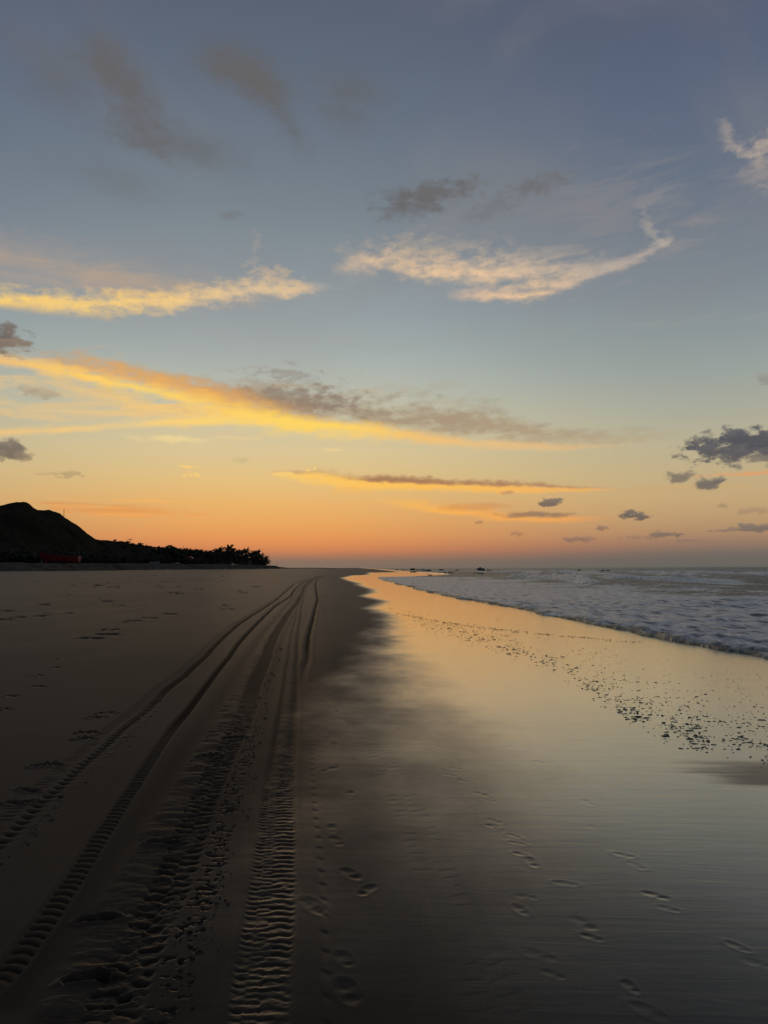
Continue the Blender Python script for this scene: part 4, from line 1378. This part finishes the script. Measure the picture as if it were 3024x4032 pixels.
litter(661, 2236, px_row(661, -61.0), 0.34, 'white scrap at the foot of the bank, below the spreading tree', 'plastic_bag')
litter(886, 2237, px_row(886, -60.0), 0.40, 'white scrap at the foot of the bank below the tall palms', 'plastic_bag')
litter(876, 2269, ground_at(876, 2269)[1], 0.15, 'white scrap lying out on the open trampled sand', 'plastic_bag')
litter(699, 2213, px_row(699, -68.0), 0.45, 'white bundle on top of the bank just right of the pale dinghy', 'sack')

# ------------------------------------------------------------------ vegetation
def leaf_cloud(rg, blobs, n, size):
    vs, fs = [], []
    tot = sum(b[3] * b[4] * b[5] for b in blobs)
    for b in blobs:
        cx, cy, cz, rx, ry, rz = b
        for _ in range(max(6, int(n * rx * ry * rz / tot))):
            while True:
                p = Vector((rg.uniform(-1, 1), rg.uniform(-1, 1), rg.uniform(-1, 1)))
                if p.length < 1 and rg.random() < 0.25 + 0.75 * p.length ** 2:
                    break
            c = Vector((cx + p.x * rx, cy + p.y * ry, cz + p.z * rz))
            u = Vector((rg.gauss(0, 1), rg.gauss(0, 1), rg.gauss(0, 1))).normalized()
            w = u.cross(Vector((rg.gauss(0, 1), rg.gauss(0, 1), rg.gauss(0, 1)))).normalized()
            s = size * rg.uniform(0.6, 1.5)
            k = len(vs)
            vs += [c - u * s, c + w * s * 0.45, c + u * s, c - w * s * 0.45]
            fs.append((k, k + 1, k + 2, k + 3))
    return vs, fs


def make_bush(seed, w, h, label, group):
    rg = random.Random(seed)
    t = thing('bush', label, 'bush', (0, 0, 0), 0, group)
    bl = [(rg.uniform(-.5, .5) * w, rg.uniform(-.4, .4) * w, h * rg.uniform(.3, .72), w * rg.uniform(.2, .36), w * rg.uniform(.2, .36), h * rg.uniform(.2, .34)) for _ in range(8)]
    v, f = leaf_cloud(rg, bl, 620, 0.24)
    mesh_obj('foliage', v, f, M_LEAF, t)
    st = [tube([(rg.uniform(-.1, .1), rg.uniform(-.1, .1), -0.2), (b[0] * .5, b[1] * .5, b[2] * .5), (b[0], b[1], b[2])], [0.06, 0.045, 0.02], 5) for b in bl[:5]]
    v, f = join(*st)
    mesh_obj('stem', v, f, M_DARKW, t)
    return t


def make_tree(seed, w, h, label, group=None, flat=0.55):
    rg = random.Random(seed)
    t = thing('broadleaf_tree', label, 'tree', (0, 0, 0), 0, group)
    bl = []
    for k in range(11):
        a = rg.uniform(0, 6.28)
        r = rg.uniform(0.1, 0.5) * w
        bl.append((r * math.cos(a), r * math.sin(a), h * rg.uniform(0.45, 0.85), w * rg.uniform(.14, .24), w * rg.uniform(.14, .24), h * rg.uniform(.10, .18) * (1 + (1 - flat))))
    v, f = leaf_cloud(rg, bl, 1300, 0.40)
    mesh_obj('crown', v, f, M_LEAF, t)
    parts = [tube([(0, 0, -0.4), (0.1, 0, h * 0.2), (0.0, 0.1, h * 0.42)], [0.24, 0.19, 0.15], 7)]
    for b in bl[:8]:
        parts.append(tube([(0, 0.05, h * rg.uniform(0.2, 0.4)), (b[0] * .5, b[1] * .5, b[2] * .8), (b[0], b[1], b[2])], [0.12, 0.07, 0.03], 5))
    v, f = join(*parts)
    mesh_obj('trunk', v, f, M_DARKW, t)
    return t


def frond_mesh(seed, L):
    rg = random.Random(seed)
    vs, fs = [], []
    n = 18
    droop = rg.uniform(0.55, 0.9)
    sp = []
    for i in range(n + 1):
        t = i / n
        sp.append(Vector((L * t * (1 - 0.22 * t * droop), 0, L * (0.42 * t - 0.78 * droop * t * t))))
    v, f = tube(sp, [0.05 * (1 - 0.8 * i / n) for i in range(n + 1)], 3, False)
    vs += v
    fs += f
    for i in range(2, n + 1):
        t = i / n
        ln = L * 0.30 * math.sin(math.pi * min(0.97, 0.12 + 0.86 * t)) ** 0.7
        d = (sp[i] - sp[i - 1]).normalized()
        for s in (-1, 1):
            out = (Vector((0, s, 0)) * 0.8 + d * 0.65 + Vector((0, 0, -0.45 - 0.35 * rg.random()))).normalized()
            wv = d * 0.13 * L / 2.5
            p = sp[i]
            k = len(vs)
            vs += [p - wv, p + wv, p + out * ln * rg.uniform(0.8, 1.1)]
            fs.append((k, k + 1, k + 2))
    me = bpy.data.meshes.new('frond')
    me.from_pydata([tuple(q) for q in vs], [], fs)
    me.materials.append(M_FROND)
    me.update()
    return me


FRONDS = [frond_mesh(s, 3.3) for s in (1, 2, 3)]
TRUNKS = []
for _k in range(3):
    _rg = random.Random(40 + _k)
    _b = _rg.uniform(-0.5, 0.5)
    _pts = [(_b * (i / 9) ** 2, 0.2 * (i / 9), i / 9 - (0.06 if i == 0 else 0)) for i in range(10)]
    _v, _f = tube([(p[0], p[1], p[2] * 6.0) for p in _pts], [0.22 if i == 0 else 0.17 - 0.006 * i for i in range(10)], 7)
    _me = bpy.data.meshes.new('trunk')
    _me.from_pydata([tuple(q) for q in _v], [], _f)
    _me.materials.append(M_TRUNK)
    TRUNKS.append((_me, _b))


def palm(px, top_py, x, label, group, seed, lean=1.0):
    y = px_row(px, x)
    d = pix_dir(px, top_py)
    zb = land_z(x, y)
    h = CAM_H + d.z / d.y * y - zb
    rg = random.Random(seed)
    t = thing('palm_tree', label, 'palm', (x, y, zb), rg.uniform(-0.6, 0.6) + (0 if lean > 0 else math.pi), group)
    me, b = TRUNKS[seed % 3]
    fh = 1.9
    th = max(h - fh, 1.2)
    o = finish(bpy.data.objects.new('trunk', me), None, t)
    o.scale = (1, 1, th / 6.0)
    sc = min(1.15, max(0.7, h / 7.5)) * rg.uniform(0.95, 1.12)
    for k in range(20):
        f = finish(bpy.data.objects.new('frond', FRONDS[k % 3]), None, t)
        a = k * 2.399 + rg.uniform(-0.25, 0.25)
        tilt = -1.0 + 1.5 * (k / 19) + rg.uniform(-0.12, 0.12)
        f.location = (b, 0.2, th)
        f.rotation_euler = (Matrix.Rotation(a, 3, 'Z') @ Matrix.Rotation(tilt, 3, 'Y')).to_euler()
        f.scale = (sc, sc, sc)
    return t


PG = 'palms along the sand bank'
palm(768, 2170, -71, 'leftmost palm, small and leaning into the gap beside the spreading tree', PG, 3)
palm(786, 2162, -70, 'second palm from the left, alone in the gap with sky showing around it', PG, 4)
palm(845, 2168, -78, 'drooping palm just left of the spiky palm in the middle of the grove', PG, 5)
palm(860, 2156, -74, 'spiky palm left of the tallest one, with a gap of sky on its right', PG, 6)
palm(884, 2166, -76, 'low palm tucked against the left side of the tallest palm', PG, 7)
palm(898, 2150, -75, 'tallest palm of the grove, rising above all the others', PG, 8)
palm(912, 2161, -73, 'palm leaning right beside the tallest one', PG, 9)
palm(932, 2166, -75, 'palm with a level crown midway between the two high points of the grove', PG, 10)
palm(946, 2167, -77, 'thin palm standing left of the second high point of the grove', PG, 11)
palm(966, 2161, -73, 'palm forming the second high point of the grove, right of the middle', PG, 12)
palm(986, 2175, -72, 'low palm in front of the dip before the last high crowns', PG, 13)
palm(997, 2170, -74, 'palm at the left of the last pair of high crowns', PG, 14)
palm(1013, 2167, -73, 'palm at the right of the last pair of high crowns', PG, 15)
palm(1026, 2179, -72, 'stocky palm stepping down towards the end of the grove', PG, 16)
palm(1045, 2188, -70, 'last palm at the seaward end of the grove, round and low', PG, 17)


def place(t, px, x, rz, scale, label=None, group=None, first=[None]):
    y = px_row(px, x)
    return dup(t, (x, y, land_z(x, y) - 0.1), rz, scale, label, group)


# broadleaf trees at the left end of the grove
_t = make_tree(3, 9.0, 6.2, 'x', None, 0.7)
TREES = [(672, -76, 0.0, (1.15, 1.0, 1.08), 'wide spreading tree with a flat ragged top at the left end of the trees'),
         (700, -80, 1.4, (1.25, 1.1, 0.88), 'low dark tree filling in right of the wide spreading tree'),
         (738, -75, 2.6, (1.0, 1.0, 1.0), 'rounded tree with a drooping right side, beside the leftmost palm'),
         (820, -77, 4.0, (1.35, 1.1, 0.98), 'broad dark tree between the lone palm and the spiky palm'),
         (806, -83, 5.0, (1.0, 1.0, 1.0), 'tree standing behind the gap next to the lone palm')]
for _k, (px, x, rz, sc, lab) in enumerate(TREES):
    if _k == 0:
        y = px_row(px, x)
        _t.location, _t.rotation_euler, _t.scale = (x, y, land_z(x, y) - 0.1), (0, 0, rz), sc
        _t['label'] = lab
    else:
        place(_t, px, x, rz, sc, lab)
_t2 = make_tree(8, 8.5, 6.2, 'x', 'low trees massed beneath the palms', 0.2)
_rg = random.Random(77)
UND = [(845, -80), (862, -79), (880, -81), (905, -80), (925, -79), (945, -80), (962, -79), (985, -78), (1003, -78), (1020, -77), (1035, -75)]
for _k, (px, x) in enumerate(UND):
    sc = (_rg.uniform(0.9, 1.25), _rg.uniform(0.8, 1.1), _rg.uniform(0.86, 1.12) * (1.0 if px < 1010 else 0.78))
    lab = 'dark low tree in the solid mass of foliage beneath the palms'
    if _k == 0:
        y = px_row(px, x)
        _t2.location, _t2.rotation_euler, _t2.scale = (x, y, land_z(x, y) - 0.1), (0, 0, 0.4), sc
        _t2['label'] = lab
    else:
        place(_t2, px, x, _rg.uniform(0, 6.2), sc, lab, 'low trees massed beneath the palms')

# scrub along the foot of the hill, on its skyline and among the trunks
BUSH = [make_bush(s, 3.2, 2.2, 'x', 'x') for s in (11, 12, 13)]
USED = [False] * 3
_rg = random.Random(5)


def bush(px, x, sc, lab, grp):
    k = _rg.randrange(3)
    s = (sc * _rg.uniform(0.85, 1.2), sc * _rg.uniform(0.85, 1.1), sc * _rg.uniform(0.8, 1.15))
    if not USED[k]:
        USED[k] = True
        t = BUSH[k]
        y = px_row(px, x)
        t.location, t.rotation_euler, t.scale = (x, y, land_z(x, y) - 0.1), (0, 0, _rg.uniform(0, 6.2)), s
        t['label'], t['group'] = lab, grp
    else:
        place(BUSH[k], px, x, _rg.uniform(0, 6.2), s, lab, grp)


for _k in range(46):                                   # dark belt at the hill's foot
    px = 5 + _k * 14 + _rg.uniform(-6, 6)
    bush(px, _rg.uniform(-78, -72.5), _rg.uniform(0.7, 1.25), 'dark bush in the belt of scrub at the foot of the hill', 'scrub at the foot of the hill')
for _k in range(34):                                   # belt below the palms
    px = 640 + _k * 12 + _rg.uniform(-6, 6)
    bush(px, _rg.uniform(-79, -71), _rg.uniform(0.8, 1.5), 'dark bush in the undergrowth below the trees and palms', 'undergrowth below the palms')
for _k in range(24):                                   # terrace slope
    px = 395 + _k * 11 + _rg.uniform(-5, 5)
    bush(px, _rg.uniform(-97, -84), _rg.uniform(0.3, 0.55), 'dark bush scattered on the slope between the hill and the trees', 'scrub on the slope right of the hill')
for px, lab in ((552, 'fine twiggy bush on the ridge right of the crossarm pole'), (585, 'dark bush on the ridge just right of the short thin post'), (593, 'small dark bush at the right of the ridge clump'),
                (606, 'lone feathery bush where the ridge runs down to the trees')):
    bush(px, -100, 0.55, lab, None)
for px in (8, 18, 30, 55, 80, 178, 190, 205, 214, 253, 268, 300, 335, 377, 440, 486, 500):
    bush(px, -101.5, _rg.uniform(0.16, 0.30), 'tuft of dry scrub on the skyline of the hill', 'tufts along the hill skyline')

# ------------------------------------------------------------------ rocks in the shallows
def rock_mesh(seed):
    rg = random.Random(seed)
    bm = bmesh.new()
    bmesh.ops.create_icosphere(bm, subdivisions=3, radius=1.0)
    off = rg.uniform(0, 99)
    for w in bm.verts:
        n = float(fbm(np.array([w.co.x * 1.3 + off]), np.array([w.co.y * 1.3 + w.co.z * 2.1]), seed, 4)[0])
        w.co *= 0.62 + 0.8 * n
        w.co.z = w.co.z * 0.62 + 0.12 * math.sin(w.co.x * 5 + off)
    me = bpy.data.meshes.new('rock')
    bm.to_mesh(me)
    bm.free()
    me.materials.append(M_ROCK)
    return me


ROCKS = [rock_mesh(s) for s in (1, 2, 3, 4)]
RK = [(1561, 2243, 10, 4, 'small rock nearest the dark tip of the beach, on the waterline'), (1588, 2244, 12, 3, 'flat rock second from the dark tip of the beach'),
      (1625, 2243, 22, 9, 'pointed rock standing highest left of the long row on the waterline'), (1643, 2245, 10, 4, 'small rock right beside the pointed one on the waterline'),
      (1663, 2245, 26, 5, 'long low rock in the middle of the waterline row'), (1687, 2247, 26, 6, 'long dark rock at the right end of the waterline row'),
      (1738, 2245, 22, 6, 'humped rock alone between the row and the big cluster'), (1625, 2252, 24, 4, 'flat dark slab in the golden shallows, left'),
      (1733, 2255, 10, 5, 'left one of three small rocks in the golden shallows'), (1752, 2256, 10, 5, 'middle one of three small rocks in the golden shallows'),
      (1773, 2254, 20, 5, 'right and longest of three small rocks in the golden shallows'), (1692, 2264, 16, 3, 'low stone at the edge of the white foam'),
      (1889, 2245, 20, 13, 'tallest rock, left lump of the big cluster in the sea'), (1902, 2246, 18, 10, 'right lump of the big cluster in the sea'),
      (1926, 2246, 22, 5, 'low tail at the right of the big rock cluster'), (1876, 2257, 24, 4, 'dark slab below the big rock cluster'), (1896, 2259, 20, 4, 'second slab just right of the one below the big cluster'),
      (1800, 2245, 16, 4, 'low rock left of the big cluster, half awash'), (2083, 2255, 14, 5, 'small rock in front of the breaking wave'), (2234, 2260, 24, 3, 'low rock awash right of the breaking wave'),
      (2281, 2246, 12, 5, 'small far rock left of the last pair'), (2372, 2249, 22, 5, 'left one of the last pair of far rocks'), (2394, 2248, 16, 5, 'right one of the last pair of far rocks')]
for _k, (px, py, w, h, lab) in enumerate(RK):
    d = pix_dir(px, py + 1)
    t_ = (CAM_H - SEA_Z) / max(-d.z, 1e-3)
    y = min(t_ * d.y, 520.0)
    x = d.x / d.y * y
    o = finish(bpy.data.objects.new('rock', ROCKS[_k % 4]), None, None, label=lab, category='rock', group='rocks along the far waterline')
    ws, hs = w / FPX * y, h / FPX * y
    o.location = (x, y, SEA_Z + hs * 0.12)
    o.scale = (ws * 0.52, ws * 0.42, hs * 1.25)
    o.rotation_euler = (0, 0, random.uniform(-0.4, 0.4))

# ------------------------------------------------------------------ birds
def make_bird(seed, lab):
    rg = random.Random(seed)
    t = thing('seabird', lab, 'bird', (0, 0, 0), 0, 'seabirds circling in front of the pale cloud')
    v, f = tube([(0, -0.36, 0), (0, -0.26, 0.02), (0, -0.05, 0.03), (0, 0.18, 0.02), (0, 0.30, 0.01), (0, 0.44, 0)], [0.015, 0.05, 0.085, 0.07, 0.04, 0.01], 7)
    mesh_obj('body', v, f, M_BIRD, t, True)
    v, f = join(([(-0.03, -0.33, 0.0), (0.03, -0.33, 0.0), (0.13, -0.62, 0.0), (0.0, -0.50, 0.012), (-0.13, -0.62, 0.0), (0, -0.33, -0.025)], [(0, 1, 3), (1, 2, 3), (0, 3, 4), (0, 5, 1), (1, 5, 2), (0, 4, 5), (2, 5, 3), (3, 5, 4)]))
    mesh_obj('tail', v, f, M_BIRD, t)
    return t


def wing_mesh(s, up):
    sp = [(0.05, 0.10, 0.02, 0.26), (0.40, 0.20, 0.02 + up * 0.8, 0.24), (0.78, 0.10, 0.02 + up * 1.0, 0.17), (1.12, -0.16, up * 0.75, 0.05)]
    vs = []
    for x, y, z, c in sp:
        vs += [(s * x, y, z), (s * x, y - c * 0.5, z + 0.02), (s * x, y - c, z), (s * x, y - c * 0.5, z - 0.012)]
    fs = []
    for i in range(3):
        for j in range(4):
            a, b = i * 4 + j, i * 4 + (j + 1) % 4
            fs.append((a, b, b + 4, a + 4))
    fs += [(0, 3, 2, 1), (12, 13, 14, 15)]
    return vs, fs


BIRDS = [(1922, 1027, 11, 0.35, 0.3, 'highest bird, on the right, wings half raised'), (1917, 1028, 7, 0.3, 0.9, 'small bird close left of the highest one'), (1802, 1056, 8, 0.2, -0.5, 'bird gliding over the brightest part of the pale cloud'),
         (1775, 1085, 9, 0.1, -0.7, 'bird banking at the lower edge of the pale cloud, left'), (1879, 1078, 12, 0.45, 0.3, 'largest bird with wings spread in a shallow V'), (1908, 1074, 7, 0.3, 0.5, 'small bird just right of the largest one'),
         (1698, 1132, 10, 0.05, -0.6, 'leftmost bird, a slanting dash against the grey-blue'), (1846, 1132, 8, 0.4, 0.3, 'bird below the gap between the two pale cloud strands'), (1802, 1132, 4, 0.2, 0.2, 'tiny bird midway along the lower row'),
         (1750, 1149, 6, 0.25, 0.1, 'small bird lowest in the left of the flock'), (1857, 1274, 6, 0.2, -0.8, 'lone bird far below the rest of the flock'), (1865, 1089, 4, 0.3, 0.4, 'tiny bird under the left wing of the largest one')]
for _k, (px, py, w, up, roll, lab) in enumerate(BIRDS):
    t = make_bird(_k, lab)
    for s in (-1, 1):
        v, f = wing_mesh(s, up)
        mesh_obj('wing', v, f, M_BIRD, t)
    dist = 2.2 / (w / FPX)
    dist = min(dist, 620)
    d = pix_dir(px, py)
    t.location = Vector((0, 0, CAM_H)) + d * dist
    t.rotation_euler = (0.1, roll, random.uniform(-0.6, 0.6))

# ------------------------------------------------------------------ specks of froth left on the wet sand
def flecks():
    rg = random.Random(9)
    edge = [(1520, 2405), (1700, 2462), (1840, 2512), (2050, 2585), (2250, 2668), (2330, 2720), (2430, 2800), (2560, 2885), (2700, 2935), (2850, 2965), (3060, 2995)]
    ex, ey = [p[0] for p in edge], [p[1] for p in edge]
    vs, fs = [], []

    def one(px, py, r, el):
        x, y = ground_at(px, py)
        z = float(zbeach(x, y))
        k = len(vs)
        n = 7
        h = r * rg.uniform(0.18, 0.4) + 0.002
        a0 = rg.uniform(0, 6.28)
        ring = []
        for j in range(n):
            a = a0 + 6.283 * j / n
            q = r * rg.uniform(0.65, 1.25)
            ring.append((x + q * el * math.cos(a), y + q * math.sin(a), z - 0.003))
        vs.extend(ring)
        vs.extend([(x + (p[0] - x) * 0.55, y + (p[1] - y) * 0.55, z + h) for p in ring])
        for j in range(n):
            fs.append((k + j, k + (j + 1) % n, k + n + (j + 1) % n, k + n + j))
        fs.append(tuple(k + n + j for j in range(n)))
    n = 0
    while n < 1900:
        px = rg.uniform(1530, 3060)
        e = np.interp(px, ex, ey)
        span = (e - 2380) * 0.62 + 14
        off = rg.expovariate(1.0) * span * 0.36
        if off > span:
            continue
        py = e - off + rg.gauss(0, 16)
        if fbm(np.array([px * 0.012]), np.array([py * 0.03]), 131, 3)[0] < 0.25 + 0.35 * rg.random():
            continue
        near = 1 - off / span
        r = rg.lognormvariate(math.log(0.0056), 0.5) * (0.5 + 0.7 * near)
        one(px, py, min(r, 0.021), rg.uniform(1.2, 3.0))
        if rg.random() < 0.12 * near:
            for _ in range(rg.randrange(1, 4)):
                one(px + rg.gauss(0, 14), py + rg.gauss(0, 3), min(r * rg.uniform(.5, 1.1), .05), rg.uniform(1.0, 2.4))
        n += 1
    # thin broken line where the last swash stopped
    for k in range(560):
        px = rg.uniform(1560, 2520)
        py = np.interp(px, [1560, 1700, 1850, 2000, 2200, 2520], [2413, 2442, 2466, 2484, 2503, 2530]) + rg.gauss(0, 2.6)
        if rg.random() < (px - 1560) / 1400:
            continue
        one(px, py, rg.uniform(0.004, 0.014), rg.uniform(1.2, 3.0))
    mesh_obj('froth_flecks', vs, fs, M_FLECK, None, kind='stuff')

    # crumbs of sand thrown up beside the tyre tracks
    vs, fs = [], []
    for name, lo, hi, cnt in (('chunk', 0.12, 0.30, 420), ('lug', 0.08, 0.2, 200), ('chunk', -0.3, -0.12, 40)):
        xs, ys = polyline(TR[name])
        for _ in range(cnt):
            y = 2.2 * (16 / 2.2) ** rg.random()
            x = np.interp(y, ys, xs) + rg.uniform(lo, hi) * (1 if lo < 0 else rg.random() ** 0.5 * 0.5 + 0.62)
            r = rg.lognormvariate(math.log(0.0048), 0.4)
            z = float(zbeach(x, y))
            k = len(vs)
            n = 6
            a0 = rg.uniform(0, 6)
            ring = [(x + r * rg.uniform(.7, 1.3) * 1.3 * math.cos(a0 + j * 1.047), y + r * rg.uniform(.7, 1.3) * math.sin(a0 + j * 1.047), z - 0.004) for j in range(n)]
            vs.extend(ring)
            vs.extend([(x + (p[0] - x) * 0.6, y + (p[1] - y) * 0.6, z + r * rg.uniform(0.7, 1.1)) for p in ring])
            for j in range(n):
                fs.append((k + j, k + (j + 1) % n, k + n + (j + 1) % n, k + n + j))
            fs.append(tuple(k + n + j for j in range(n)))
    mesh_obj('sand_crumbs', vs, fs, plain('sand_crumb', (0.045, 0.036, 0.028), 0.9, 0.3, 40.0, 0.1), None, kind='stuff')


flecks()
